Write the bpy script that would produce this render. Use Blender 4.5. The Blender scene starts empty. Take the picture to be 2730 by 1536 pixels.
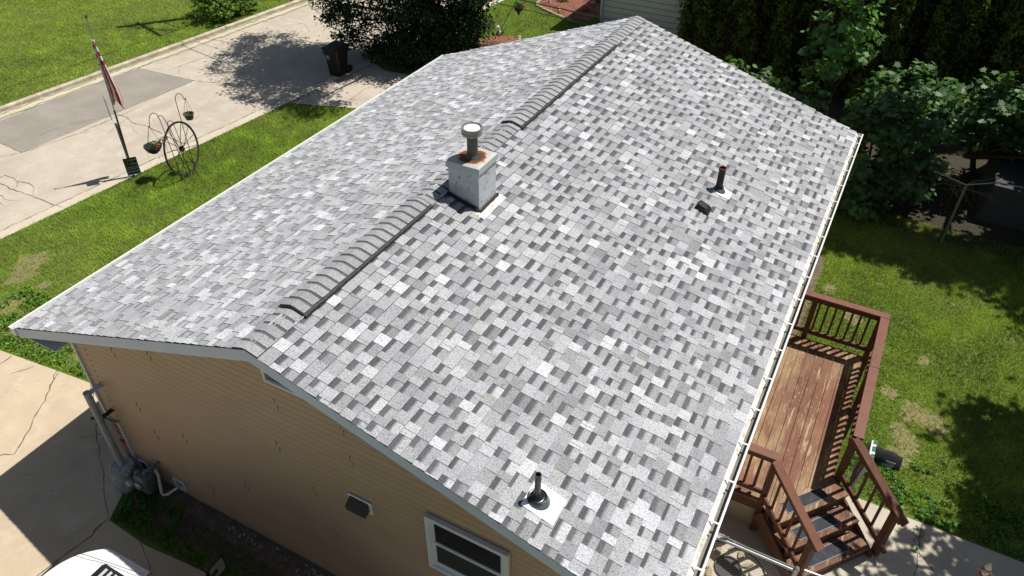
import bpy, math, random
import numpy as np
from mathutils import Vector, Matrix
random.seed(7); rng = np.random.default_rng(7)
PI = math.pi
scene = bpy.context.scene
C = scene.collection

# ---------------------------------------------------------------- camera
F, PITCH, YAW, ROLL = 2010.38, 0.675, -0.485, 0.009
CAM = Vector((4.862, -3.568, 9.692))
_f = Vector((math.sin(YAW)*math.cos(PITCH), math.cos(YAW)*math.cos(PITCH), -math.sin(PITCH)))
_r = Vector((math.cos(YAW), -math.sin(YAW), 0)); _u = _r.cross(_f)
_r2 = _r*math.cos(ROLL)+_u*math.sin(ROLL); _u2 = -_r*math.sin(ROLL)+_u*math.cos(ROLL)
cd = bpy.data.cameras.new('camera'); cam = bpy.data.objects.new('camera', cd); C.objects.link(cam)
cd.sensor_width = 36; cd.lens = F/2730*36; cd.clip_start = .05; cd.clip_end = 400
M4 = Matrix((( _r2.x,_u2.x,-_f.x,CAM.x),(_r2.y,_u2.y,-_f.y,CAM.y),(_r2.z,_u2.z,-_f.z,CAM.z),(0,0,0,1)))
cam.matrix_world = M4
scene.camera = cam
scene.render.resolution_x = 1024; scene.render.resolution_y = 576

# ---------------------------------------------------------------- light
SUN = Vector((.30, .39, 1.0)).normalized()
w = bpy.data.worlds.new('World'); scene.world = w; w.use_nodes = True
nt = w.node_tree; bg = nt.nodes['Background']
sky = nt.nodes.new('ShaderNodeTexSky'); sky.sky_type = 'NISHITA'; sky.sun_disc = False
sky.sun_elevation = math.asin(SUN.z); sky.sun_rotation = math.atan2(SUN.x, SUN.y)
tn = nt.nodes.new('ShaderNodeMix'); tn.data_type='RGBA'; tn.blend_type='MULTIPLY'; tn.inputs[0].default_value=1; tn.inputs[7].default_value=(1,.95,.87,1)
nt.links.new(sky.outputs[0], tn.inputs[6]); nt.links.new(tn.outputs[2], bg.inputs[0]); bg.inputs[1].default_value = .057
sl = bpy.data.lights.new('sun', 'SUN'); sl.energy = 4.6; sl.angle = math.radians(.5); sl.color = (1, .955, .88)
so = bpy.data.objects.new('sun', sl); C.objects.link(so); so.rotation_euler = SUN.to_track_quat('Z', 'Y').to_euler()
so.location = (10, 12, 30)
scene.view_settings.view_transform = 'Standard'; scene.view_settings.look = 'None'
scene.view_settings.exposure = 0.10; scene.view_settings.gamma = 1

# ---------------------------------------------------------------- helpers
def ray(px, py): return _f + _r2*((px-1365)/F) - _u2*((py-768)/F)
def gz(px, py, z=0.):
    d = ray(px, py); return CAM + d*((z-CAM.z)/d.z)
def gx(px, py, x):
    d = ray(px, py); return CAM + d*((x-CAM.x)/d.x)
def gy(px, py, y):
    d = ray(px, py); return CAM + d*((y-CAM.y)/d.y)

class MB:
    def __init__(s): s.v=[]; s.f=[]; s.c=[]; s.m=[]; s.uvon=False
    def face(s, pts, col=(1,1,1), mi=0):
        n=len(s.v); s.v += [tuple(p) for p in pts]; s.f.append(tuple(range(n, n+len(pts))))
        s.c.append(col); s.m.append(mi)
    def grid(s, rows, col=(1,1,1), mi=0, closed=False, colf=None):
        n=len(s.v); W=len(rows[0])
        for r in rows: s.v += [tuple(p) for p in r]
        for i in range(len(rows)-1):
            for j in range(W if closed else W-1):
                k=(j+1)%W
                s.f.append((n+i*W+j, n+i*W+k, n+(i+1)*W+k, n+(i+1)*W+j))
                s.c.append(colf(i,j) if colf else col); s.m.append(mi)
    def box(s, x0,x1,y0,y1,z0,z1, col=(1,1,1), mi=0):
        s.hexa([(x0,y0,z0),(x1,y0,z0),(x1,y1,z0),(x0,y1,z0),(x0,y0,z1),(x1,y0,z1),(x1,y1,z1),(x0,y1,z1)], col, mi)
    def hexa(s, p, col=(1,1,1), mi=0):
        n=len(s.v); s.v += [tuple(q) for q in p]
        for q in ((0,3,2,1),(4,5,6,7),(0,1,5,4),(1,2,6,5),(2,3,7,6),(3,0,4,7)):
            s.f.append(tuple(n+i for i in q)); s.c.append(col); s.m.append(mi)
    def obox(s, c, ax, ay, az, hx, hy, hz, col=(1,1,1), mi=0):
        c=Vector(c); ax=Vector(ax).normalized()*hx; ay=Vector(ay).normalized()*hy; az=Vector(az).normalized()*hz
        s.hexa([c-ax-ay-az,c+ax-ay-az,c+ax+ay-az,c-ax+ay-az,c-ax-ay+az,c+ax-ay+az,c+ax+ay+az,c-ax+ay+az], col, mi)
    def beam(s, a, b, wd, ht, col=(1,1,1), mi=0, up=(0,0,1)):
        a=Vector(a); b=Vector(b); d=(b-a); L=d.length; d.normalize()
        sd=d.cross(Vector(up));
        if sd.length<1e-4: sd=Vector((1,0,0))
        sd.normalize(); u=sd.cross(d)
        s.obox((a+b)/2, d, sd, u, L/2, wd/2, ht/2, col, mi)
    def tube(s, path, r, n=8, col=(1,1,1), mi=0, caps=True):
        path=[Vector(p) for p in path]; rows=[]
        rr = r if isinstance(r,(list,tuple)) else [r]*len(path)
        prev=None
        for i,p in enumerate(path):
            d=(path[min(i+1,len(path)-1)]-path[max(i-1,0)]).normalized()
            a=prev if prev is not None else (Vector((0,0,1)) if abs(d.z)<.9 else Vector((1,0,0)))
            a=(a-d*a.dot(d)).normalized(); prev=a; b=d.cross(a)
            rows.append([p+(a*math.cos(t)+b*math.sin(t))*rr[i] for t in [2*PI*k/n for k in range(n)]])
        s.grid(rows, col, mi, True)
        if caps:
            s.face(list(reversed(rows[0])), col, mi); s.face(rows[-1], col, mi)
    def lathe(s, c, prof, n=24, axis=None, col=(1,1,1), mi=0):
        c=Vector(c); az=Vector(axis).normalized() if axis else Vector((0,0,1))
        ax=Vector((1,0,0)) if abs(az.x)<.9 else Vector((0,1,0)); ax=(ax-az*ax.dot(az)).normalized(); ay=az.cross(ax)
        s.grid([[c+az*z+(ax*math.cos(2*PI*k/n)+ay*math.sin(2*PI*k/n))*r for k in range(n)] for r,z in prof], col, mi, True)
    def poly(s, pts, z0, z1, col=(1,1,1), mi=0):     # prism over an outline
        n=len(pts)
        s.face([(p[0],p[1],z1) for p in pts], col, mi)
        s.face([(p[0],p[1],z0) for p in reversed(pts)], col, mi)
        for i in range(n):
            a=pts[i]; b=pts[(i+1)%n]; s.face([(a[0],a[1],z0),(b[0],b[1],z0),(b[0],b[1],z1),(a[0],a[1],z1)], col, mi)
    def build(s, name, mats, parent=None, smooth=False, bevel=0, cornercol=None):
        me=bpy.data.meshes.new(name); me.from_pydata(s.v, [], s.f); me.update()
        mats = mats if isinstance(mats,(list,tuple)) else [mats]
        for m in mats: me.materials.append(m)
        if len(mats)>1: me.polygons.foreach_set('material_index', s.m)
        if any(c!=(1,1,1) for c in s.c) or cornercol is not None:
            at=me.color_attributes.new('Col','FLOAT_COLOR','CORNER')
            if cornercol is not None: a=np.asarray(cornercol,dtype=np.float32)
            else:
                cnt=[len(f) for f in s.f]
                a=np.repeat(np.array([(c[0],c[1],c[2],1.) for c in s.c],dtype=np.float32), cnt, axis=0)
            at.data.foreach_set('color', a.ravel())
        if smooth: me.polygons.foreach_set('use_smooth',[True]*len(me.polygons))
        o=bpy.data.objects.new(name, me); C.objects.link(o)
        if bevel:
            b=o.modifiers.new('bevel','BEVEL'); b.width=bevel; b.segments=2; b.limit_method='ANGLE'
        if parent: child(o, parent)
        return o
def child(o, p):
    o.parent=p
    r=p
    off=Vector((0,0,0))
    while r: off+=r.location; r=r.parent if (r.parent and r.type=='EMPTY') else None
    o.matrix_parent_inverse=Matrix.Translation(-p.location) if p.type=='EMPTY' else Matrix.Identity(4)
def thing(name, label, cat, loc=(0,0,0), group=None):
    o=bpy.data.objects.new(name,None); C.objects.link(o); o.location=loc; o.empty_display_size=.1
    tag(o,label,cat,group); return o
def tag(o,label,cat,group=None):
    o['label']=label; o['category']=cat
    if group: o['group']=group
    return o
def kind(o,k='structure'): o['kind']=k; return o

# ---------------------------------------------------------------- materials
def mat(name, col, rough=.6, metal=0, spec=.5, noise=None, bump=None, attr=False, sss=None, coords='Object', trans=0):
    """noise: list of (scale, (r,g,b) other colour, lo, hi[, detail, stretch]); bump: (scale, strength, dist)"""
    m=bpy.data.materials.new(name); m.use_nodes=True; t=m.node_tree; N=t.nodes; L=t.links
    b=N['Principled BSDF']; b.inputs['Roughness'].default_value=rough; b.inputs['Metallic'].default_value=metal
    b.inputs['Specular IOR Level'].default_value=spec
    tc=N.new('ShaderNodeTexCoord'); cur=None
    if attr:
        a=N.new('ShaderNodeVertexColor'); a.layer_name='Col'
        mx=N.new('ShaderNodeMix'); mx.data_type='RGBA'; mx.blend_type='MULTIPLY'; mx.inputs[0].default_value=1
        mx.inputs[6].default_value=(*col,1); L.new(a.outputs[0],mx.inputs[7]); cur=mx.outputs[2]
    for nz in (noise or []):
        sc,oc,lo,hi=nz[:4]; det=nz[4] if len(nz)>4 else 4; st=nz[5] if len(nz)>5 else (1,1,1)
        mp=N.new('ShaderNodeMapping'); mp.inputs['Scale'].default_value=st; L.new(tc.outputs[coords],mp.inputs[0])
        n=N.new('ShaderNodeTexNoise'); n.inputs['Scale'].default_value=sc; n.inputs['Detail'].default_value=det
        n.inputs['Roughness'].default_value=.6
        L.new(mp.outputs[0],n.inputs[0])
        r=N.new('ShaderNodeMapRange'); r.inputs[1].default_value=lo; r.inputs[2].default_value=hi; L.new(n.outputs[0],r.inputs[0])
        mx=N.new('ShaderNodeMix'); mx.data_type='RGBA'
        if len(nz)>6 and nz[6]=='mul': mx.blend_type='MULTIPLY'
        L.new(r.outputs[0],mx.inputs[0])
        if cur is None: mx.inputs[6].default_value=(*col,1)
        else: L.new(cur,mx.inputs[6])
        mx.inputs[7].default_value=(*oc,1); cur=mx.outputs[2]
    if cur is None: b.inputs['Base Color'].default_value=(*col,1)
    else: L.new(cur,b.inputs['Base Color'])
    if bump:
        n=N.new('ShaderNodeTexNoise'); n.inputs['Scale'].default_value=bump[0]; n.inputs['Detail'].default_value=5
        L.new(tc.outputs[coords],n.inputs[0]); bp=N.new('ShaderNodeBump'); bp.inputs['Strength'].default_value=bump[1]
        bp.inputs['Distance'].default_value=bump[2]; L.new(n.outputs[0],bp.inputs['Height']); L.new(bp.outputs[0],b.inputs['Normal'])
    if trans:
        tr=N.new('ShaderNodeBsdfTranslucent'); ms=N.new('ShaderNodeMixShader'); ms.inputs[0].default_value=trans
        if cur is None: tr.inputs[0].default_value=(*[min(1,c*1.3) for c in col],1)
        else:
            g=N.new('ShaderNodeMix'); g.data_type='RGBA'; g.blend_type='MULTIPLY'; g.inputs[0].default_value=1
            L.new(cur,g.inputs[6]); g.inputs[7].default_value=(1.6,1.7,.6,1); L.new(g.outputs[2],tr.inputs[0])
        L.new(b.outputs[0],ms.inputs[1]); L.new(tr.outputs[0],ms.inputs[2]); L.new(ms.outputs[0],N['Material Output'].inputs[0])
    return m

M={}
M['grass_ground']=mat('lawn soil',(.13,.205,.026),.9,noise=[(1.1,(.18,.23,.04),.45,.7),(60,(.06,.11,.014),.45,.65,6),(14,(.22,.25,.06),.55,.75,5),(3.5,(.27,.22,.13),.66,.72,8)],bump=(45,.8,.04))
M['blade']=mat('grass blade',(1,1,1),.6,attr=True,trans=.25,spec=.3)
M['road']=mat('old concrete road',(.54,.475,.385),.9,noise=[(.35,(.46,.40,.32),.4,.7,6),(2.2,(.60,.54,.45),.45,.7,8),(90,(.33,.29,.24),.52,.74,3),(9,(.40,.35,.28),.58,.75,10),(1.0,(.42,.365,.30),.55,.75,9,(1,.25,1)),(26,(.30,.26,.2),.68,.74,4)],bump=(120,.35,.006))
M['gutter']=mat('gutter concrete',(.60,.54,.43),.9,noise=[(1.2,(.50,.44,.34),.45,.7,8),(80,(.40,.35,.28),.55,.75,3)],bump=(90,.3,.005))
M['kerb']=mat('kerb concrete',(.46,.40,.31),.9,noise=[(3,(.62,.56,.44),.45,.62,8),(40,(.25,.21,.16),.6,.8,4)],bump=(60,.4,.008))
M['patch']=mat('asphalt patch',(.30,.27,.235),.92,noise=[(1.2,(.37,.335,.29),.4,.7,8),(70,(.18,.16,.14),.5,.75,4)],bump=(100,.5,.008))
M['drive']=mat('driveway concrete',(.60,.49,.345),.9,noise=[(.5,(.48,.39,.28),.42,.68,7),(3,(.66,.56,.42),.5,.75,9),(75,(.38,.30,.21),.54,.75,3),(1.3,(.35,.29,.22),.58,.8,10),(6,(.36,.29,.2),.64,.72,8)],bump=(100,.35,.006))
M['walk']=mat('walk concrete',(.55,.49,.40),.9,noise=[(1.2,(.44,.38,.31),.45,.7,8),(60,(.34,.3,.24),.54,.75,3)],bump=(90,.35,.006))
M['crack']=mat('dirt in crack',(.15,.125,.09),.95,noise=[(12,(.30,.26,.19),.5,.62,4)])
M['moss']=mat('moss in joint',(.25,.29,.09),.95,noise=[(30,(.50,.47,.30),.45,.6,4)])
M['soil']=mat('bare soil',(.15,.11,.075),.95,noise=[(9,(.24,.19,.13),.45,.7,8),(40,(.07,.05,.035),.5,.7,5)],bump=(30,.8,.03))
M['mulch']=mat('red wood mulch',(.30,.10,.055),.9,noise=[(14,(.46,.21,.13),.45,.6,8),(26,(.06,.028,.02),.50,.6,6),(2,(.16,.06,.035),.5,.6,4)],bump=(30,1,.06))
M['shingle']=mat('roof shingle granules',(1,1,1),.88,attr=True,spec=.25,noise=[(200,(.42,.42,.46),.47,.66,2,(1,1,1),'mul'),(75,(.48,.48,.52),.48,.66,3,(1,1,1),'mul'),(1.3,(.90,.90,.91),.45,.7,4,(1,1,1),'mul')],bump=(260,.35,.004))
M['butt']=mat('shingle cut edge',(.018,.018,.02),.95,spec=.1)
M['white_paint']=mat('white trim paint',(.55,.62,.80),.45,noise=[(2.2,(.49,.56,.73),.45,.75,6)])
M['trim_white']=mat('aged white vinyl',(.68,.69,.72),.5,noise=[(3,(.60,.61,.64),.45,.7,6)])
M['white_metal']=mat('white gutter metal',(.86,.86,.85),.4,noise=[(3,(.76,.76,.74),.5,.75,6)])
M['gutter_in']=mat('dusty gutter trough',(.22,.21,.18),.7,noise=[(8,(.15,.14,.12),.45,.7,7)])
M['gutter_back']=mat('cream drip edge',(.84,.83,.80),.6,noise=[(8,(.48,.46,.38),.45,.7,6)])
M['siding']=mat('tan vinyl siding',(.47,.315,.20),.5,noise=[(.7,(.42,.28,.175),.4,.7,4),(5,(.50,.34,.22),.5,.8,6,(.15,1,1))])
M['lap_shade_seam']=mat('painted lap shade and joints',(.25,.155,.092),.8)  # dark tone painted as the lap shadow line, also used for panel joints
M['brick']=mat('red brown brick',(.33,.17,.10),.9,noise=[(12,(.20,.11,.075),.45,.7,6)],bump=(60,.5,.006))
M['mortar']=mat('mortar',(.36,.33,.28),.95,bump=(50,.5,.005))
M['found']=mat('foundation concrete',(.30,.27,.23),.95,noise=[(5,(.2,.17,.14),.45,.7,7)])
M['glass']=mat('dark window glass',(.012,.014,.018),.08,spec=.6)
M['screen']=mat('insect screen',(.022,.022,.024),.7)
M['black']=mat('black plastic',(.014,.014,.016),.45)
M['blackrub']=mat('black rubber',(.010,.010,.012),.3,spec=.7)
M['tar']=mat('roof tar',(.02,.018,.016),.8)
M['vent_side']=mat('black vent edge',(.020,.020,.022),.55,noise=[(60,(.09,.09,.09),.55,.62,2)])
M['galv']=mat('galvanised steel',(.42,.44,.45),.42,.7,noise=[(14,(.30,.31,.31),.45,.7,6)])
M['lead']=mat('dull lead flashing',(.10,.125,.14),.5,.3,noise=[(20,(.17,.20,.21),.45,.7,6)])
M['flash_white']=mat('bare bright flashing',(.92,.94,.95),.45,noise=[(25,(.80,.83,.84),.5,.75,5)])
M['flash_dirty']=mat('white flashing with tar spots',(.80,.79,.75),.7,noise=[(22,(.22,.19,.14),.58,.64,6),(9,(.55,.52,.46),.5,.7,6)])
M['iron']=mat('rusty cast iron',(.035,.030,.028),.75,noise=[(25,(.085,.055,.04),.5,.75,7)])
M['rust']=mat('rust',(.20,.07,.035),.85,noise=[(30,(.09,.035,.02),.45,.7,6)])
M['tread']=mat('tread mat grit',(.028,.034,.045),.85,noise=[(9,(.07,.075,.085),.5,.75,6)])
M['leaf_dark']=mat('dark tree leaf',(.028,.060,.017),.55,attr=True,trans=.22,spec=.35)
M['leaf_maple']=mat('maple leaf',(.085,.175,.058),.5,attr=True,trans=.28,spec=.4)
M['leaf_arb']=mat('arborvitae frond',(.085,.108,.018),.75,attr=True,trans=.04,spec=.15)
M['leaf_bush']=mat('bright bush leaf',(.11,.21,.026),.5,attr=True,trans=.3,spec=.35)
M['bark']=mat('tree bark',(.10,.075,.055),.95,noise=[(20,(.05,.037,.028),.4,.7,6,(1,1,.2))],bump=(25,.8,.02))
M['twig']=mat('bare twig',(.20,.15,.12),.9)
M['nbr']=mat('pale grey siding',(.86,.83,.90),.6,noise=[(1.5,(.80,.77,.84),.4,.7,5)])
M['terracotta']=mat('terracotta',(.36,.15,.09),.8,noise=[(20,(.26,.11,.07),.45,.7,5)])
M['stone']=mat('edging stone',(.40,.34,.22),.9,noise=[(25,(.26,.22,.15),.45,.7,6)],bump=(60,.5,.006))
M['cream']=mat('cream paint',(.60,.55,.42),.7)
M['flower_red']=mat('red petals',(.62,.03,.03),.6); M['flower_pink']=mat('pink petals',(.62,.08,.20),.6)
M['flower_white']=mat('white petals',(.80,.74,.68),.6); M['flower_yellow']=mat('yellow petals',(.75,.62,.06),.6)
M['green_pole']=mat('dark green post',(.022,.045,.032),.5)
M['signblack']=mat('black sign face',(.012,.012,.014),.35)
M['letter']=mat('white lettering',(.62,.62,.64),.6); M['gold']=mat('gold print',(.26,.22,.10),.6)
M['carwhite']=mat('white car paint',(.86,.87,.89),.25,spec=.6)
M['car_glass']=mat('car glass',(.02,.03,.04),.05,spec=.8)
M['chrome']=mat('chrome',(.7,.7,.7),.12,1)
M['mirror']=mat('mirror glass',(.30,.27,.24),.15,.2)  # tan base colour stands in for the wall reflected in the glass
M['headlight']=mat('headlight lens',(.5,.52,.55),.1,spec=.8)
M['tyre']=mat('tyre',(.02,.02,.02),.85)
M['rock']=mat('pale pebble',(.40,.38,.34),.9)
M['pvc']=mat('white pvc',(.62,.60,.55),.45)
M['meter']=mat('grey green meter paint',(.13,.16,.16),.5,noise=[(18,(.08,.10,.10),.45,.7,5)])
M['grey_sheet']=mat('grey board',(.30,.30,.31),.7)
M['mat_black']=mat('black rug pile',(.022,.022,.025),.95,bump=(120,1,.02),noise=[(60,(.05,.05,.055),.5,.7,5)])
M['skin']=mat('painted figurine skin',(.72,.42,.34),.6)
M['cedar_dark']=mat('stained cedar',(.11,.038,.020),.65,noise=[(14,(.16,.060,.030),.45,.75,6,(1,1,1)),(60,(.07,.025,.014),.55,.75,5)],bump=(60,.25,.004))

def chimney_paint():
    m=mat('peeling white paint on metal',(.60,.63,.66),.6,noise=[(2.5,(.46,.49,.53),.42,.65,8,(1,1,3)),(20,(.15,.16,.17),.60,.62,7),(7,(.50,.53,.57),.5,.7,9,(.3,.3,5))],bump=(40,.3,.004)); return m
M['chim']=chimney_paint()
def capmat():
    m=bpy.data.materials.new('blue grey cap with rust ring'); m.use_nodes=True; t=m.node_tree; N=t.nodes; L=t.links; b=N['Principled BSDF']
    g=N.new('ShaderNodeNewGeometry'); s=N.new('ShaderNodeVectorMath'); s.operation='DISTANCE'; s.inputs[1].default_value=(.425,3.745,5.0)
    L.new(g.outputs['Position'],s.inputs[0]); n=N.new('ShaderNodeTexNoise'); n.inputs['Scale'].default_value=9; n.inputs['Detail'].default_value=7
    L.new(g.outputs['Position'],n.inputs[0]); a=N.new('ShaderNodeMath'); a.operation='MULTIPLY_ADD'; a.inputs[1].default_value=.16
    L.new(n.outputs[0],a.inputs[0]); L.new(s.outputs['Value'],a.inputs[2]); r=N.new('ShaderNodeValToRGB'); L.new(a.outputs[0],r.inputs[0])
    e=r.color_ramp.elements; e[0].position=.18; e[0].color=(.05,.028,.02,1); e[1].position=.33; e[1].color=(.48,.53,.54,1)
    for p,c in ((.20,(.13,.035,.018)),(.245,(.17,.05,.022)),(.255,(.30,.14,.06)),(.285,(.55,.48,.34))):
        x=r.color_ramp.elements.new(p); x.color=(*c,1)
    L.new(r.outputs[0],b.inputs[0]); b.inputs['Roughness'].default_value=.6; return m
M['capmetal']=capmat()
def deckmat():
    m=mat('worn deck boards',(.185,.075,.040),.75,attr=True,noise=[(1.1,(.31,.205,.11),.45,.65,4,(1.2,.6,1)),(9,(.46,.33,.20),.56,.66,14,(2.6,.25,1)),(26,(.44,.31,.21),.57,.66,10,(2.,.3,1)),(1.6,(.20,.085,.05),.50,.62,5,(3,.7,1)),(30,(.12,.05,.03),.62,.72,6,(1,.15,1))],bump=(40,.3,.004)); return m
M['deckboard']=deckmat()
M['wood']=M['cedar_dark']
M['wood_light']=mat('stained rail cap',(.185,.068,.040),.6,noise=[(9,(.13,.047,.027),.45,.75,6,(1,1,1)),(40,(.09,.03,.016),.62,.8,5)],bump=(60,.2,.003))

# ---------------------------------------------------------------- setting: ground, road, concrete
def roadx(xr, y): return xr + .1*(y-7)
def strip(mb, xa, xb, y0, y1, z0, z1, n=40):
    for i in range(n):
        a=y0+(y1-y0)*i/n; b=y0+(y1-y0)*(i+1)/n
        mb.hexa([(roadx(xa,a),a,z0),(roadx(xb,a),a,z0),(roadx(xb,b),b,z0),(roadx(xa,b),b,z0),(roadx(xa,a),a,z1),(roadx(xb,a),a,z1),(roadx(xb,b),b,z1),(roadx(xa,b),b,z1)])
def sheet(mb, pts, z): mb.face([(p[0],p[1],z) for p in pts])
g=MB(); n=60
g.grid([[(-95+190*i/n, -80+190*j/n, 0) for i in range(n+1)] for j in range(n+1)])
kind(g.build('ground', M['grass_ground']))
YA,YB=-60,90
r=MB(); sheet(r,[(roadx(-17.02,YA),YA),(roadx(-11.47,YA),YA),(roadx(-11.47,YB),YB),(roadx(-17.02,YB),YB)],.012); kind(r.build('road',M['road']))
r=MB(); sheet(r,[(roadx(-11.47,YA),YA),(roadx(-11.15,YA),YA),(roadx(-11.15,YB),YB),(roadx(-11.47,YB),YB)],.018)
sheet(r,[(roadx(-17.44,YA),YA),(roadx(-17.02,YA),YA),(roadx(-17.02,YB),YB),(roadx(-17.44,YB),YB)],.018); kind(r.build('gutter_strip',M['gutter']))
r=MB(); strip(r,-17.60,-17.42,YA,YB,-.05,.13,90); o=kind(r.build('kerb',M['kerb'],bevel=.02))
r=MB()
sheet(r,[(-14.30,11.48),(-14.52,8.6),(-14.74,5.98),(-15.76,6.06),(-16.95,6.3),(-16.90,9.0),(-16.62,11.35)],.016); kind(r.build('road_patch',M['patch']))
# driveways
r=MB(); drive=[(-11.2,-7.5),(-11.25,-2),(-10.9,.35),(-9.0,.75),(-8.23,.97),(-6.83,1.12),(-6.0,1.2),(-5.0,1.25),(-3.92,1.3),(-3.75,.1),(-3.41,-.56),(-2.6,-.6),(-1.67,-.51),(3,-.45),(3.4,-7.5)]
sheet(r,drive,.014); kind(r.build('driveway',M['drive']))
r=MB(); d2=[(-11.0,11.75),(-10.6,11.66),(-8.67,12.45),(-4.4,12.75),(-4.4,15.2),(-8.2,15.25),(-9.9,15.05),(-10.75,15.45)]
d2=[(-10.62,11.68),(-9.7,12.0),(-8.67,12.35),(-4.2,12.4),(-4.2,15.0),(-8.4,15.1),(-9.6,15.0),(-10.31,15.35)]
sheet(r,d2,.02); kind(r.build('side_driveway',M['walk']))
r=MB(); sheet(r,[(4.1,-4),(7.0,-4),(7.2,3.2),(14,3.2),(14,5.08),(8.55,5.1),(6.2,5.13),(4.1,5.1)],.014); kind(r.build('path',M['walk']))
# cracks and joints as thin ribbons of dirt
crk=MB()
def ribbon(mb, pts, w, z, jit=.02, sub=8):
    w*=.6
    P=[Vector((p[0],p[1],0)) for p in pts]; Q=[]
    for a,b in zip(P[:-1],P[1:]):
        L=(b-a).length; k=max(2,int(L/.12)); nn=Vector((-(b-a).y,(b-a).x,0)).normalized()
        for i in range(k): Q.append(a+(b-a)*(i/k)+nn*random.gauss(0,jit if i else 0))
    Q.append(P[-1])
    for a,b in zip(Q[:-1],Q[1:]):
        if (b-a).length<1e-5: continue
        nn=Vector((-(b-a).y,(b-a).x,0)).normalized(); w1=w*random.uniform(.4,1.3)/2
        e=(b-a)*.06
        mb.face([(a-e-nn*w1)+Vector((0,0,z)),(b+e-nn*w1)+Vector((0,0,z)),(b+e+nn*w1)+Vector((0,0,z)),(a-e+nn*w1)+Vector((0,0,z))])
        z+=.00002
def z1(x,y): return gz(x*.4831,y*.4831)
def z4(x,y): return gz(x*.5079,800+y*.5079)
def z7(x,y): return gz(1830+x*.577,700+y*.577)
for pts,wd in (([(1070,448),(1200,460),(1320,470)],.03),([(650,635),(700,650),(730,680),(800,695),(850,720),(1000,790),(1050,800)],.035),
    ([(940,390),(1000,365),(1130,320),(1170,290)],.022),([(1000,360),(990,385),(985,410)],.02),([(790,385),(1070,448)],.03),
    ([(1310,170),(1430,195),(1450,220)],.022),([(0,1015),(80,1050),(180,1085),(300,1135)],.035),([(0,985),(30,970),(75,985),(100,1010),(95,1035)],.025),
    ([(100,1005),(160,1015),(190,1040),(180,1080)],.025),([(0,1080),(20,1100),(60,1110),(100,1108)],.022),([(0,1120),(25,1140)],.02),
    ([(650,640),(560,650),(480,670),(380,690),(300,715),(200,760)],.015),([(600,650),(560,690),(500,700),(470,740)],.012),([(700,660),(640,700),(600,740)],.012),([(560,680),(640,690),(720,700),(760,690)],.010),
    ([(0,870),(120,845),(0,790)],.02),([(500,730),(420,745),(360,735),(300,760)],.01),([(730,700),(760,740),(810,760),(870,750)],.010),
    ([(1070,448),(900,520),(700,625),(640,650),(420,745),(120,845)],.022),
    ([(770,920),(850,880),(905,865)],.012),([(1540,100),(1620,125),(1690,135)],.02),([(1680,135),(1710,175)],.02),([(1080,655),(1110,640)],.012),
    ([(1830,560),(1700,600)],.01)):
    ribbon(crk,[z1(*p) for p in pts],wd*.85,.0205,.013)
ribbon(crk,[(roadx(-11.47,y),y) for y in np.arange(-20,40,1.)],.03,.0225,.012)
ribbon(crk,[(roadx(-11.03,y),y) for y in (11.3,12.2,13,14,15.4)],.05,.0265,.012)
ribbon(crk,[(roadx(-9.6,12.0)+0,12.0),(-9.3,13.5),(-8.9,15.0)],.014,.0265,.01)
ribbon(crk,[(-8.6,12.4),(-8.3,15.0)],.016,.0275,.01)
for y in (-2,1.5,4.72,8.0,14.6,18): ribbon(crk,[(roadx(-11.47,y),y),(roadx(-11.15,y),y+.02)],.016,.0245,.004)
for pts,wd in (([(310,380),(265,450),(240,530),(200,590),(170,650),(120,745),(80,810),(40,815),(0,820)],.035),([(480,440),(500,600),(520,760),(545,950),(570,1150)],.025),
    ([(570,1150),(500,1210),(480,1245),(400,1300),(200,1449)],.035),([(300,375),(285,420),(265,460)],.05),([(0,340),(60,300)],.03),([(60,390),(180,352)],.02),([(420,725),(500,712),(530,710)],.02),
    ([(735,1270),(790,1410),(800,1449)],.015)):
    ribbon(crk,[z4(*p) for p in pts],wd*.9,.0185,.012)
ribbon(crk,[z7(1090,1200),z7(1075,1270),z7(1065,1360),z7(1050,1449)],.03,.0185,.015)
ribbon(crk,[z7(1068,1340),z7(1110,1390),z7(1140,1430)],.03,.0195,.015)
kind(crk.build('pavement_cracks',M['crack']))
ms=MB(); ribbon(ms,[(roadx(-17.06,y),y) for y in np.arange(-10,40,.9)],.10,.0245,.03); ribbon(ms,[(roadx(-17.36,y),y) for y in np.arange(-10,40,.9)],.09,.0265,.03)
kind(ms.build('moss_strip',M['moss']))
# bare beds
r=MB(); sheet(r,[(-3.6,.32),(-3.3,-.30),(-2.2,-.28),(0,-.25),(4.2,-.25),(4.2,.32)],.006); sheet(r,[(4.05,5.2),(4.75,5.5),(4.7,11.3),(4.05,11.5)],.006)
sheet(r,[(-9,1.15),(-6,1.35),(-4,1.4),(-3.9,3),(-6.5,2.4),(-9,2.0)],.006)
kind(r.build('soil_bed',M['soil']))
r=MB(); sheet(r,[(2.5,13.6),(6,13.3),(13.5,13.2),(13.5,21.5),(-2.6,21.5),(-2.4,17)],.007); kind(r.build('ground_shade_sheet',mat('ground darkened as tree shade',(.045,.038,.022),.95,noise=[(12,(.07,.055,.03),.5,.7,6)],bump=(25,.8,.03))))  # dark sheet stands in for shade on the ground under the trees
r=MB(); sheet(r,[(-8.3,17.6),(-6.9,17.0),(-6.7,18.6),(-7.0,19.3),(-7.45,19.75),(-8.1,19.3),(-8.45,18.5)],.008)
sheet(r,[(-8.2,23.0),(-7.6,22.7),(-6.4,22.1),(-5.7,22.3),(-5.8,24.5),(-7.8,25.2),(-8.3,24.2)],.008); kind(r.build('mulch_bed',M['mulch']))

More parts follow.
